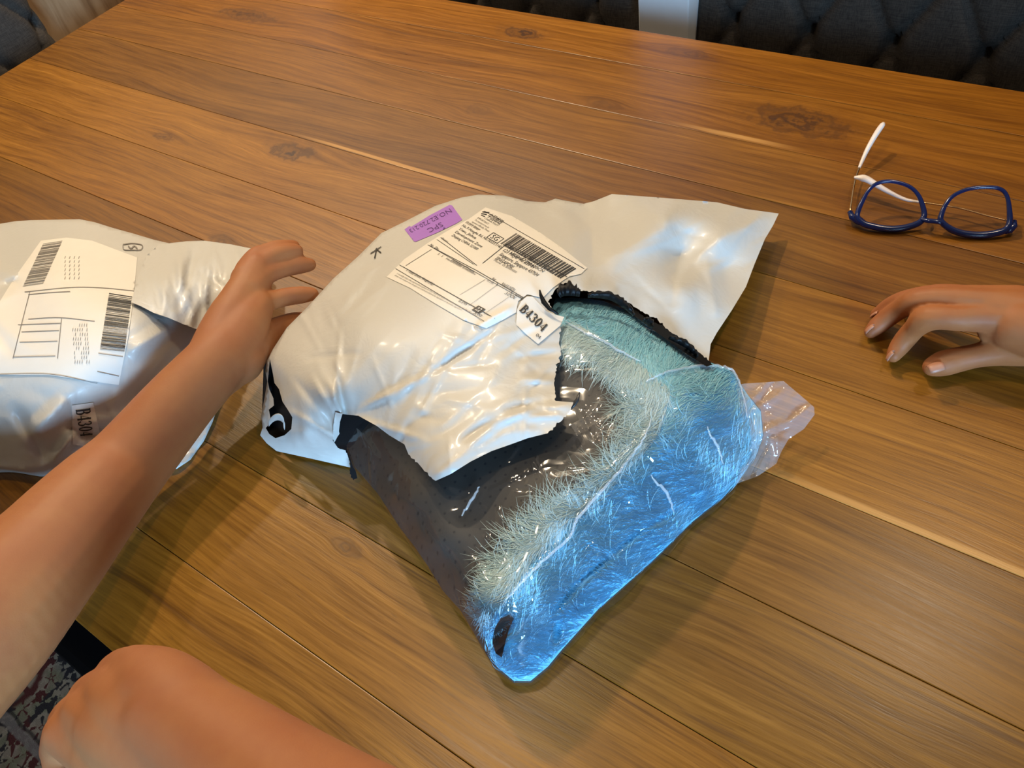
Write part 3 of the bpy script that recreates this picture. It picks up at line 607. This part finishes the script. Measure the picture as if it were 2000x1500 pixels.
# torn lips of black film that stand up at the rim
def lip(line, w, seed):
    g = np.random.default_rng(seed); P = catmull(np.array(line, float), 6); n = len(P); wv = w*(.45+.55*np.sin(np.linspace(.1, PI-.1, n)))*g.uniform(.8, 1.15, n); V = []; Fc = []
    tg = np.gradient(P[:, :2], axis=0); nn = np.stack([tg[:, 1], -tg[:, 0]], 1); nn /= np.linalg.norm(nn, axis=1, keepdims=True)
    rows = [(0, 0), (.4, .004), (.85, .006), (1.0, .004)]
    for f, dz in rows:
        q = P[:, :2]+nn*(wv*f)[:, None]; V += list(atv(q, P[:, 2]+dz+(g.normal(size=n)*.0006)))
    for r in range(3): Fc += [(r*n+i, r*n+i+1, (r+1)*n+i+1, (r+1)*n+i) for i in range(n-1)]
    o = mesh('torn_lip', V, Fc, M['lining'], ml); s = o.modifiers.new('film', 'SOLIDIFY'); s.thickness = .0006; return o
lip([(1148,582,.090),(1165,582,.090),(1195,588,.088),(1220,604,.084),(1236,618,.080)], 16, 51)
lip([(1094,582,.098),(1103,578,.098),(1118,578,.098),(1132,580,.096)], 27, 52)
lip([(1305,662,.070),(1325,672,.068),(1345,684,.064),(1360,698,.062)], 14, 53)
lip([(1254,627,.078),(1262,632,.078),(1272,642,.076)], 15, 54)
Vt, Ft = tube([at(x, y, z) for x, y, z in [(1054,566,.112),(1056,576,.109),(1062,590,.106),(1073,603,.104),(1090,613,.102)]], [.0006, .0013, .0022, .0018, .0008], 6); mesh('torn_sliver', Vt, Ft, M['lining'], ml)
Vt, Ft = tube([at(x, y, z) for x, y, z in [(1112,800,.104),(1121,790,.106),(1128,780,.108),(1132,766,.110)]], [.0012, .0018, .0014, .0005], 6, flat=.4); mesh('torn_sliver', Vt, Ft, M['mailer'], ml)
# little curled tongue by the slit on the left corner
cv = []; cf = []
for i, (x, y, z) in enumerate([(522,826,.046),(530,812,.062),(545,806,.066),(556,816,.060),(554,826,.052)]):
    for j, (dx, dy, dz) in enumerate([(0, 0, 0), (3, 9, -.004), (2, 16, -.010)]): cv.append(at(x+dx*(1 if i < 3 else .3), y+dy*(.6+.1*i), z+dz))
for i in range(4):
    for j in range(2): cf.append((i*3+j, i*3+j+1, i*3+j+4, i*3+j+3))
o = mesh('curled_tongue', cv, cf, M['mailer'], ml); o.modifiers.new('s', 'SUBSURF').levels = 2; o.modifiers['s'].render_levels = 2; s = o.modifiers.new('f', 'SOLIDIFY'); s.thickness = .0006
# inside face of the film folded out beside the left tear
HS = Height([(655,806,.074),(668,808,.074),(652,858,.050),(661,876,.034),(664,862,.040),(660,835,.060)])
sheet('folded_edge', [(655,805),(669,808),(664,824),(662,842),(666,862),(663,875),(655,870),(650,855),(651,830)], HS, M['mailer'], ml, 4, .002)

# labels on the mailer
def label(name, poly, H, off, mat, parent, step=6, jag=()): return sheet(name, poly, H, mat, parent, step, off, jag=jag, jamp=1.2)
Q1 = Quad((948,405), (1147,523), (950,642), (755,541), HM)
sl = label('shipping_label', [(948,405),(1000,422),(1056,455),(1100,486),(1147,523),(1135,535),(1112,540),(1098,549),(1080,562),(1060,582),(1030,575),(1012,588),(1008,610),(980,626),(950,641),(905,625),(845,590),(800,562),(755,541),(790,506),(835,475),(880,447),(915,428)], HM, .0008, M['paper'], ml, 5)
z7 = lambda x, y: (740+x*.21, 390+y*.21)
pr = Print(Q1, .0013); gp = Print(Q1, .0013)
def L7(a, b, w=.005, p=pr):
    u = Q1.uv([z7(*a), z7(*b)]); p.line(u[0], u[1], w)
def T7(txt, a, size, b=None, p=pr, bold=0.0):
    u = Q1.uv([z7(*a)])[0]; w = None
    if b: w = Q1.uv([z7(*b)])[0][0]-u[0]
    p.text(txt, u[0], u[1], size, w, bold=bold)
uv = lambda x, y: tuple(Q1.uv([z7(x, y)])[0])
# emblem and heading
u0, v0 = uv(985, 112); pr.line((u0-.012, v0+.01), (u0+.03, v0-.012), .012); pr.line((u0-.005, v0+.028), (u0+.03, v0+.012), .010); pr.line((u0+.005, v0+.04), (u0+.035, v0+.035), .008)
pr.text('\u4e2d\u56fd\u90ae\u653f', u0+.045, v0+.03, .045, .125); pr.text('CHINA POST', u0+.045, v0+.052, .015, .125)
for k, s in enumerate(['IMPORTANT:', 'The item/parcel may be', 'opened officially. Please', 'see instructions']): gp.text(s, .035, .115+k*.026, .018, .05+.115*(.45+.5*((k*7) % 3)/2))
pr.box(.225, .150, .325, .215, .005); pr.text('SG', .243, .203, .046, .06)
bars = []; x = .345
while x < .955:
    w = random.choice([.004, .004, .0075, .011]); bars.append((x, w)); x += w+random.choice([.004, .004, .007, .010])
bc = Print(Q1, .0013)
for x, w in bars: bc.bar(x, .055, x+w, .205, 4)
bc.build('barcode', M['ink'], sl)
pr.text('LP00637790420CN', .47, .240, .030, .33)
L7((1190, 410), (1750, 715)); L7((1190, 410), (965, 590)); pr.line((.02, .03), (.99, .02), .004)
for k, s in enumerate(['Ship To: Amy Veronica Makena,', '123 Meyer Rd #20-01', 'Singapore, Singapore 437934', 'SINGAPORE']):
    a = uv(1185-k*36, 440+k*36); pr.text(s, a[0], a[1], .036, [.46, .30, .38, .17][k])
gp.text('Phone: 65 80000000', uv(1065, 565)[0], uv(1065, 565)[1], .022, .22)
for k, s in enumerate(['FROM: Sinan', 'No.9 Honghe Rd, No.16533.114D', 'Yiwu, Jinhua', 'Development Zone', 'Zhejiang CHINA 321000']):
    a = uv(800-k*32, 215+k*30); (gp if k < 1 else pr).text(s, a[0], a[1], .027, [.12, .37, .16, .25, .24][k])
gp.text('Phone:', uv(575, 365)[0], uv(575, 365)[1], .024, .06)
L7((575, 350), (910, 610)); L7((455, 420), (905, 655)); L7((540, 370), (880, 600), .004)
T7('No  Qty', (470, 425), .026, (550, 465)); T7('Description of Contents', (670, 565), .026, (910, 660), bold=.01); T7('kg', (1050, 735), .026, (1080, 750)); T7('Val(USD)', (1130, 785), .034, (1235, 860)); T7('Goods', (1258, 885), .028, (1335, 920))
gp.text('1  1   Household ornament', uv(545, 510)[0], uv(545, 510)[1], .022, .36); gp.text('0.595', uv(1000, 755)[0], uv(1000, 755)[1], .024, .06); T7('3.0 CN', (1165, 875), .034, (1250, 925))
L7((905, 655), (1345, 910)); L7((455, 420), (1340, 925), .004)
L7((490, 460), (250, 612), .004, gp); L7((990, 740), (750, 885), .003, gp); L7((1100, 790), (830, 990), .003, gp); L7((1215, 900), (975, 1065), .003, gp); L7((1110, 770), (1095, 800), .004); L7((1240, 850), (1225, 890), .004)
L7((190, 605), (1080, 1105)); L7((155, 640), (980, 1130)); L7((225, 622), (1050, 1085), .003)
T7('1 Total Gross Weight(Kg)', (250, 662), .028, (500, 795)); T7('0.595', (735, 945), .034, (805, 985)); T7('3.00', (880, 1055), .030, (950, 1085))
for k, s in enumerate(['I certify that the particulars given in this customs declaration are correct and that this item', 'does not contain any dangerous article prohibited by legislation or by postal regulations']): gp.text(s, .03, .925+k*.025, .018, .78-.12*k)
a = uv(900, 1000); pr.bar(a[0], a[1]-.03, a[0]+.075, a[1]+.045, 4)
wp = Print(Q1, .0018); wp.text('22', a[0]+.014, a[1]+.028, .050, .045); wp.build('print_white', M['paper'], sl)
gp.text('Signature', uv(870, 1172)[0], uv(870, 1172)[1], .022, .10)
pr.build('print', M['ink'], sl); gp.build('print_fine', M['grey_ink'], sl)['kind'] = 'stuff'
# purple sorting sticker (reads upside down)
Q2 = Quad((903,429), (810,472), (790,448), (880,400), HM)
ps = label('purple_sticker', [(790,448),(800,441),(803,443),(840,420),(878,400),(883,401),(903,429),(890,437),(850,456),(812,472),(808,471)], HM, .0008, M['purple'], ml, 5)
p2 = Print(Q2, .0013); p2.text('SPC', .32, .40, .30, .30); p2.text('NO.E2.720.213', .05, .86, .26, .88); p2.build('print', M['purple_ink'], ps)
# torn code sticker
Q3 = Quad((1027,594), (1073,637), (1061,650), (1014,606), HM)
cs = label('code_sticker', [(1010,604),(1018,588),(1029,579),(1040,579),(1050,590),(1067,607),(1086,615),(1102,619),(1094,636),(1075,652),(1051,672),(1030,655),(1008,634)], HM, .0012, M['paper'], ml, 4)
p3 = Print(Q3, .0019); serif_code(p3, 'B4304'); p3.text('04', .88, 1.78, .40, .16); p3.build('print', M['ink'], cs)
Q4 = Quad((722,492), (742,478), (750,490), (730,508), HM); p4 = Print(Q4, .0016); p4.line((0, .2), (1, .3), .10); p4.line((.1, .9), (.6, .1), .10); p4.line((.5, .1), (.7, .9), .10); p4.build('print', M['ink'], ml)

# ================================================================ second mailer on the left
HN = Height([(0,437,.048),(60,430,.050),(155,428,.050),(220,445,.046),(300,468,.036),(330,475,.032),(400,470,.034),(450,477,.034),(495,485,.034),(-150,440,.040),(-280,560,.030),(-280,800,.020),
 (100,540,.094),(40,600,.098),(180,560,.092),(200,640,.100),(100,680,.102),(260,560,.082),(270,640,.092),(50,760,.092),(150,760,.088),(220,760,.072),(100,830,.070),(-100,600,.098),(-100,740,.090),(-150,850,.05),
 (0,912,.020),(50,918,.022),(100,905,.026),(130,918,.020),(200,918,.012),(300,918,.006),(345,915,.004),(380,880,.004),(412,830,.004),(440,740,.008),(455,660,.014),
 (300,720,.062),(350,690,.042),(390,650,.040),(400,560,.044),(330,540,.062),(250,840,.030),(320,800,.026),(180,870,.030),(60,870,.052),(-60,880,.04)], lo=.0025)
HN.extra += [folds(50, (-100, 440, 440, 910), lambda c: .2 if c[1] > 760 else -.5, .7, 110, 18, .0018, 61, lambda x, y: not (60 < x < 260 and 470 < y < 740)), creases([(60,850,130,780,.010,26),(130,830,200,860,-.008,22),(100,905,150,840,.010,18),(30,800,90,900,-.008,20),(320,500,350,610,.006,14),(360,490,380,600,-.005,14),(250,690,330,640,.008,26),(240,800,340,700,-.008,26),(160,860,260,850,.005,10),(0,560,40,545,-.004,8)])]
n_out = [(0,437),(30,432),(60,430),(155,428),(185,434),(220,445),(260,456),(300,468),(330,475),(365,471),(400,470),(450,477),(499,487),(485,540),(470,600),(456,660),(444,720),(432,775),(415,825),(398,862),(372,898),(345,916),(300,918),(200,920),(130,919),(112,908),(100,905),(75,914),(45,918),(0,913),(-80,900),(-200,860),(-290,760),(-300,600),(-200,480),(-100,446)]
m2 = empty('poly_mailer', (-.62, .25, .001)); tag(m2, 'unopened white plastic mailer with two barcodes, at the left edge under the reaching arm', 'parcel')
sheet('mailer_film', n_out, HN, M['mailer'], m2, 6, skirt=set(range(36)), inset=.006)
HFp = Height([(262,588,.090),(300,480,.052),(400,474,.044),(499,487,.042),(470,540,.058),(415,605,.052),(392,645,.052),(330,622,.080),(300,610,.086),(340,540,.074)])
HFp.extra += [folds(22, (280, 480, 480, 640), 1.3, .4, 80, 10, .0026, 71), creases([(350,500,360,600,.006,14),(380,490,350,600,-.005,12),(410,500,400,590,.004,12)])]
sheet('closure_flap', [(256,590),(270,540),(285,500),(310,478),(350,474),(400,471),(450,478),(500,487),(470,540),(440,575),(415,605),(392,646),(360,634),(330,621),(300,611),(275,598)], HFp, M['mailer'], m2, 6, .004)
Q5 = Quad((96,470), (64,745), (232,752), (268,500), HN)
Q5 = Quad((270,505), (232,752), (-70,735), (80,470), HN)
l2 = label('shipping_label', [(80,470),(130,464),(180,470),(268,503),(262,570),(250,660),(232,752),(190,746),(100,733),(0,732),(-70,735),(-20,620),(30,540)], HN, .0008, M['paper'], m2)
def quadpx(p, corners):  # ink patch given directly by photo corners on the label
    b = len(p.V); p.V += [tuple(v) for v in atv(np.array(corners, float), HN(np.array(corners, float))+p.off)]; p.F.append((b, b+1, b+2, b+3))
b2 = Print(Q5, .0013); g2 = np.random.default_rng(5)
def ladder(p, a0, a1, c0, c1, n):
    t_ = 0.0
    while t_ < 1:
        w = g2.choice([.008, .008, .014, .022]); 
        e = [np.array(a0)+(np.array(a1)-a0)*t_, np.array(c0)+(np.array(c1)-c0)*t_, np.array(c0)+(np.array(c1)-c0)*(t_+w), np.array(a0)+(np.array(a1)-a0)*(t_+w)]
        for q in range(6): quadpx(p, [e[0]+(e[1]-e[0])*q/6, e[0]+(e[1]-e[0])*(q+1)/6, e[3]+(e[2]-e[3])*(q+1)/6, e[3]+(e[2]-e[3])*q/6])
        t_ += w+g2.choice([.008, .012, .02])
ladder(b2, (213,572), (195,682), (258,579), (243,687), 30); b2.build('barcode', M['ink'], l2)
b3 = Print(Q5, .0013); ladder(b3, (84,476), (44,560), (122,470), (84,554), 24); b3.build('barcode', M['grey_ink'], l2)
g3 = Print(Q5, .0013)
def pl(p, pts, w=1.3):
    P = catmull(np.array(pts, float), 6)
    for i in range(len(P)-1):
        d = P[i+1]-P[i]; nn = np.array([-d[1], d[0]])/np.linalg.norm(d)*w/2; quadpx(p, [P[i]-nn, P[i+1]-nn, P[i+1]+nn, P[i]+nn])
for ln in ([(48,570),(140,561),(200,562),(262,568)], [(55,575),(100,571),(137,569)], [(55,623),(115,620),(185,627)], [(35,634),(118,631)], [(42,648),(115,645)], [(38,668),(112,666)], [(25,697),(108,695)], [(58,570),(40,640),(25,700)], [(120,622),(112,700)], [(192,690),(240,697)], [(190,726),(232,735)], [(0,731),(100,731),(190,749)]): pl(g3, ln)
for k in range(7):
    for q in range(9):
        if g2.random() < .75: x = 150+k*4.6+q*.6-8; y = 632+q*9; pl(g3, [(x, y), (x-.5, y+3.2), (x-1, y+6)], 1.0)
for k in range(4):
    for q in range(6):
        x = 128+k*9; y = 500+q*8; pl(g3, [(x, y), (x-1, y+3), (x-2, y+5)], .9)
pl(g3, [(240,477),(258,475),(277,478),(275,487),(258,488),(242,487),(240,478)], 1.6); pl(g3, [(250,480),(256,485),(262,480),(268,485)], 2.4)
g3.build('print', M['grey_ink'], l2)
Q6 = Quad((176,797), (181,852), (158,854), (148,801), HN)
c2 = label('code_sticker', [(140,792),(182,786),(196,850),(168,872),(142,868)], HN, .0009, M['paper'], m2, 5)
p6 = Print(Q6, .0016); serif_code(p6, 'B4304'); p6.build('print', M['ink'], c2)

# ================================================================ spectacles
gl = empty('spectacles', (-.06, .69, .001)); tag(gl, 'navy blue framed spectacles with white temple tips lying upside down on the table', 'spectacles')
def zrim(y, y0, y1): return .004+.026*(y0-y)/(y0-y1)
LR = [(1674,420),(1688,386),(1700,368),(1714,358),(1736,354),(1760,358),(1780,367),(1794,382),(1802,402),(1805,420),(1799,432),(1784,440),(1760,446),(1732,447),(1704,442),(1684,435)]
RR = [(1838,432),(1839,418),(1847,400),(1860,384),(1880,373),(1904,367),(1938,366),(1957,371),(1967,384),(1971,406),(1972,432),(1966,447),(1946,455),(1914,459),(1880,456),(1856,447)]
Vs = []; Fs = []
def addt(VF):
    b = len(Vs); Vs.extend(VF[0]); Fs.extend([tuple(b+i for i in f) for f in VF[1]])
def close_cat(P, n): 
    Q = np.vstack([P[-2:], P, P[:3]]); return catmull(Q, n)[2*n:2*n+len(P)*n]
lens = []
for R_, y0, y1 in ((LR, 447, 354), (RR, 459, 366)):
    P = np.array([at(x, y, zrim(y, y0, y1)) for x, y in R_]); P = close_cat(P, 5); lens.append(P)
    zz = P[:, 2]; addt(tube(P, 0.0019+.0014*np.clip(1-(zz-.004)/.02, 0, 1), 8, True, 1.0, (-.2, -.75, .6)))
addt(tube(catmull([at(1800,428,.010), at(1812,431,.012), at(1824,432,.0125), at(1836,434,.012), at(1845,436,.010)], 5), [.0026]*21, 8, flat=.8))
addt(tube([at(1688,437,.006), at(1676,430,.007), at(1664,424,.008), at(1660,414,.009)], [.0030, .0042, .0034, .0026], 8)); addt(tube([at(1962,452,.005), at(1972,448,.006), at(1980,441,.008), at(1981,432,.009)], [.0028, .0042, .0034, .0024], 8))
mesh('front_frame', Vs, Fs, M['blue'], gl)
for P in lens:
    c = P.mean(0); n = len(P); V = [c+(p-c)*.97 for p in P]+[c+np.array([0, -.0012, .0008])]; mesh('lens', V, [(i, (i+1) % n, n) for i in range(n)], M['glass'], gl)
tl = tube(catmull([at(1660,414,.010), at(1665,380,.010), at(1671,350,.010), at(1679,326,.010)], 5), .0009, 8); o = mesh('temple_arm', *tl, M['gold'], gl)
P = catmull([at(1678,328,.010), at(1684,314,.012), at(1695,290,.018), at(1711,262,.024), at(1726,240,.028)], 6); mesh('temple_tip', *tube(P, np.interp(np.linspace(0, 1, len(P)), [0, .3, .8, .95, 1], [.0014, .0020, .0030, .0030, .0016]), 10, flat=.75), M['white'], o)
o = mesh('temple_arm', *tube(catmull([at(1980,434,.010), at(1930,422,.010), at(1870,406,.010), at(1798,395,.010)], 5), .0009, 8), M['gold'], gl)
P = catmull([at(1799,395,.010), at(1770,390,.010), at(1740,377,.012), at(1710,360,.016), at(1690,349,.018), at(1668,346,.018)], 6); mesh('temple_tip', *tube(P, np.interp(np.linspace(0, 1, len(P)), [0, .3, .65, .85, 1], [.0014, .0022, .0036, .0044, .0014]), 10, flat=.7), M['white'], o)

# ================================================================ arms and hands
def J(px, py, z, rpx):
    p = at(px, py, z); return np.r_[p, rpx*depth(p)/F]
def body(name, chains, mat, parent, voxel=.0022, smooth=8, grow=.0007):
    bm = bmesh.new()
    for ch in chains:
        C = catmull(np.array(ch), 40); keep = [C[0]]
        for c in C[1:]:
            if np.linalg.norm(c[:3]-keep[-1][:3]) > .17*keep[-1][3]: keep.append(c)
        keep.append(C[-1])
        for c in keep: bmesh.ops.create_icosphere(bm, subdivisions=3 if c[3] > .02 else 2, radius=float(c[3])+grow, matrix=Matrix.Translation(Vector(c[:3])))
    me = bpy.data.meshes.new(name); bm.to_mesh(me); bm.free(); ob = bpy.data.objects.new(name, me); COL.objects.link(ob)
    r = ob.modifiers.new('r', 'REMESH'); r.mode = 'VOXEL'; r.voxel_size = voxel; r.use_smooth_shade = True
    s = ob.modifiers.new('s', 'SMOOTH'); s.factor = .5; s.iterations = smooth
    dg = bpy.context.evaluated_depsgraph_get(); me2 = bpy.data.meshes.new_from_object(ob.evaluated_get(dg)); bpy.data.objects.remove(ob); bpy.data.meshes.remove(me)
    me2.materials.clear(); return link(name, me2, mat, parent)
def nail(p, d, up, w, l, parent):
    d = np.array(d)/np.linalg.norm(d); up = np.array(up, float); up -= d*(up @ d); up /= np.linalg.norm(up); s = np.cross(d, up); V = []; Fc = []; nu, nv = 7, 7
    for i in range(nv):
        for k in range(nu):
            a = (k/(nu-1)-.5)*2; b = i/(nv-1)
            ww = w*(1-.25*abs(2*b-1)**3); V.append(np.array(p)+d*(b-.5)*l+s*a*ww/2*.96+up*(-.26*w*a*a-.0006*(2*b-1)**2))
    Fc = [(i*nu+k, i*nu+k+1, (i+1)*nu+k+1, (i+1)*nu+k) for i in range(nv-1) for k in range(nu-1)]
    o = mesh('fingernail', V, Fc, M['nail'], parent); m = o.modifiers.new('t', 'SOLIDIFY'); m.thickness = .0007; m.offset = 0; return o

# hand resting at the right edge
pr_ = empty('person', (.06, .53, .001)); tag(pr_, 'person whose relaxed hand rests on the table at the right edge', 'person')
hr = body('hand', [
 [J(3000,800,.100,98), J(2750,750,.080,90), J(2520,715,.062,80), J(2330,690,.055,70), J(2180,668,.050,66), J(2070,655,.046,62), J(1985,636,.046,50)],
 [J(2070,640,.046,55), J(1985,612,.050,42), J(1925,600,.052,34)],
 [J(2060,670,.036,50), J(1990,650,.040,40), J(1935,632,.044,28)],
 [J(1990,622,.050,36), J(1908,620,.050,29), J(1870,622,.051,25), J(1836,620,.050,24), J(1806,624,.044,25.5), J(1786,642,.029,20.5), J(1770,660,.018,20), J(1756,678,.011,18), J(1745,695,.008,13)],
 [J(1985,600,.052,36), J(1890,588,.055,27), J(1850,583,.054,23), J(1815,583,.051,22), J(1785,590,.044,23.5), J(1758,604,.029,19.5), J(1732,622,.017,18.5), J(1714,636,.011,17), J(1701,648,.008,12.5)],
 [J(1985,590,.050,34), J(1890,580,.048,24), J(1830,575,.045,20), J(1775,583,.034,18), J(1740,596,.020,16), J(1714,614,.009,13)],
 [J(1995,600,.046,34), J(1920,588,.040,22), J(1860,582,.032,17), J(1800,588,.018,15), J(1770,600,.010,12)],
 [J(2000,660,.036,34), J(1962,652,.036,26), J(1928,650,.036,17)],
 [J(2080,668,.034,48), J(2000,678,.028,38), J(1950,686,.023,29), J(1905,695,.019,24), J(1868,703,.016,25), J(1842,710,.0145,25), J(1822,716,.0125,19)]], M['skinA'], pr_, .0015, 5, .0004)
hr['label'] = 'hand with bent fingers and thumb, palm down'
def dirpx(a, za, b, zb): return at(*b, zb)-at(*a, za)
V_UP = np.array([-.15, .62, .77])
nail(at(1828,713,.0245), dirpx((1860,704), .016, (1818,717), .013), (-.05, .10, 1.0), .0110, .0120, pr_)
nail(at(1735,692,.0140), dirpx((1758,672), .018, (1738,698), .005), (-.8, .15, .45), .0085, .0090, pr_)
nail(at(1696,639,.0150), dirpx((1726,622), .019, (1698,646), .007), (-.6, .35, .65), .0085, .0090, pr_)
nail(at(1707,611,.0130), dirpx((1732,598), .022, (1706,616), .008), (-.6, .5, .6), .0080, .0090, pr_)

# reaching left arm
pl_ = empty('person', (-.42, .05, .001)); tag(pl_, 'person reaching a bare forearm across from the lower left towards the torn mailer', 'person')
ha = body('arm', [
 [J(-330,1500,.10,190), J(-180,1355,.092,165), J(-40,1222,.084,140), J(83,1091,.073,113), J(138,1028,.068,102), J(195,964,.063,90), J(252,904,.058,77), J(346,792,.066,66), J(395,738,.070,61), J(428,700,.072,56), J(446,672,.072,50)],
 [J(420,705,0.0718,54), J(438,650,0.0751,46), J(462,600,0.0784,40), J(486,552,0.0816,32), J(500,520,0.0833,26)],
 [J(430,705,0.0702,56), J(462,662,0.0702,50), J(486,622,0.0718,40), J(503,596,0.0718,30)],
 [J(392,752,.060,50), J(430,722,.060,50), J(464,702,.058,44), J(490,676,.055,36)],
 [J(470,610,0.0734,40), J(492,572,0.0734,34), J(500,545,0.0767,28)],
 [J(486,530,0.0833,26), J(500,503,0.0849,19), J(518,494,0.0816,16.5), J(544,485,0.0751,15.5), J(573,482,0.0652,12.5)],
 [J(482,545,0.0833,30), J(503,520,0.0833,22), J(524,505,0.0816,17.5), J(550,494,0.0767,15.5), J(579,490,0.0685,12.5)],
 [J(488,565,0.0800,32), J(508,543,0.0784,23), J(530,532,0.0734,17.5), J(560,522,0.0652,17), J(585,518,0.0587,16), J(605,517,0.0538,12)],
 [J(490,605,0.0734,32), J(508,592,0.0702,24), J(530,587,0.0652,17.5), J(558,580,0.0587,17), J(588,576,0.0529,16), J(610,574,0.0488,12)],
 [J(468,705,0.0587,44), J(497,674,0.0505,36), J(520,654,0.0439,26), J(545,640,0.0374,21), J(572,630,0.0308,19), J(596,624,0.0259,14)]], M['skinB'], pl_, .0018, 14, .0010)
ha['label'] = 'bare forearm and open left hand with fingers pointing right'
nail(at(568,474,.0735), dirpx((545,484), .075, (572,481), .065), (-.2, .6, .7), .0085, .0095, pl_)

# fist in the lower left corner
pf = empty('person', (-.26, -.04, .001)); tag(pf, 'person holding a loose fist over the lower left corner of the table', 'person')
hf_ = body('fist', [
 [J(900,1760,.20,175), J(760,1690,.19,160), J(620,1600,.175,140), J(500,1515,.165,122), J(420,1455,.16,108), J(340,1405,.155,98)],
 [J(420,1455,.16,98), J(330,1370,.155,88), J(290,1330,.150,66), J(262,1304,.146,43)],
 [J(400,1470,.155,98), J(290,1400,.150,88), J(235,1365,.146,62), J(212,1347,.144,42)],
 [J(400,1500,.15,95), J(270,1435,.145,88), J(200,1405,.140,60), J(166,1388,.138,42)],
 [J(400,1530,.14,90), J(260,1480,.135,80), J(175,1445,.130,58), J(134,1430,.130,46)],
 [J(262,1304,.146,42), J(236,1306,.128,37), J(222,1322,.104,34), J(250,1350,.092,33), J(300,1370,.098,31)],
 [J(212,1347,.144,42), J(186,1350,.124,38), J(172,1366,.100,35), J(205,1392,.088,34), J(262,1410,.094,32)],
 [J(166,1388,.138,41), J(143,1396,.118,37), J(132,1414,.096,34), J(168,1436,.084,33), J(230,1452,.090,31)],
 [J(134,1430,.130,45), J(122,1448,.112,38), J(118,1468,.094,33), J(150,1484,.084,31), J(200,1494,.090,29)],
 [J(330,1530,.13,62), J(240,1540,.118,48), J(170,1530,.106,40), J(128,1505,.100,34), J(112,1480,.104,27)]], M['skinC'], pf, .0021, 10)
hf_['label'] = 'forearm and loose fist seen from above, knuckles to the upper left'
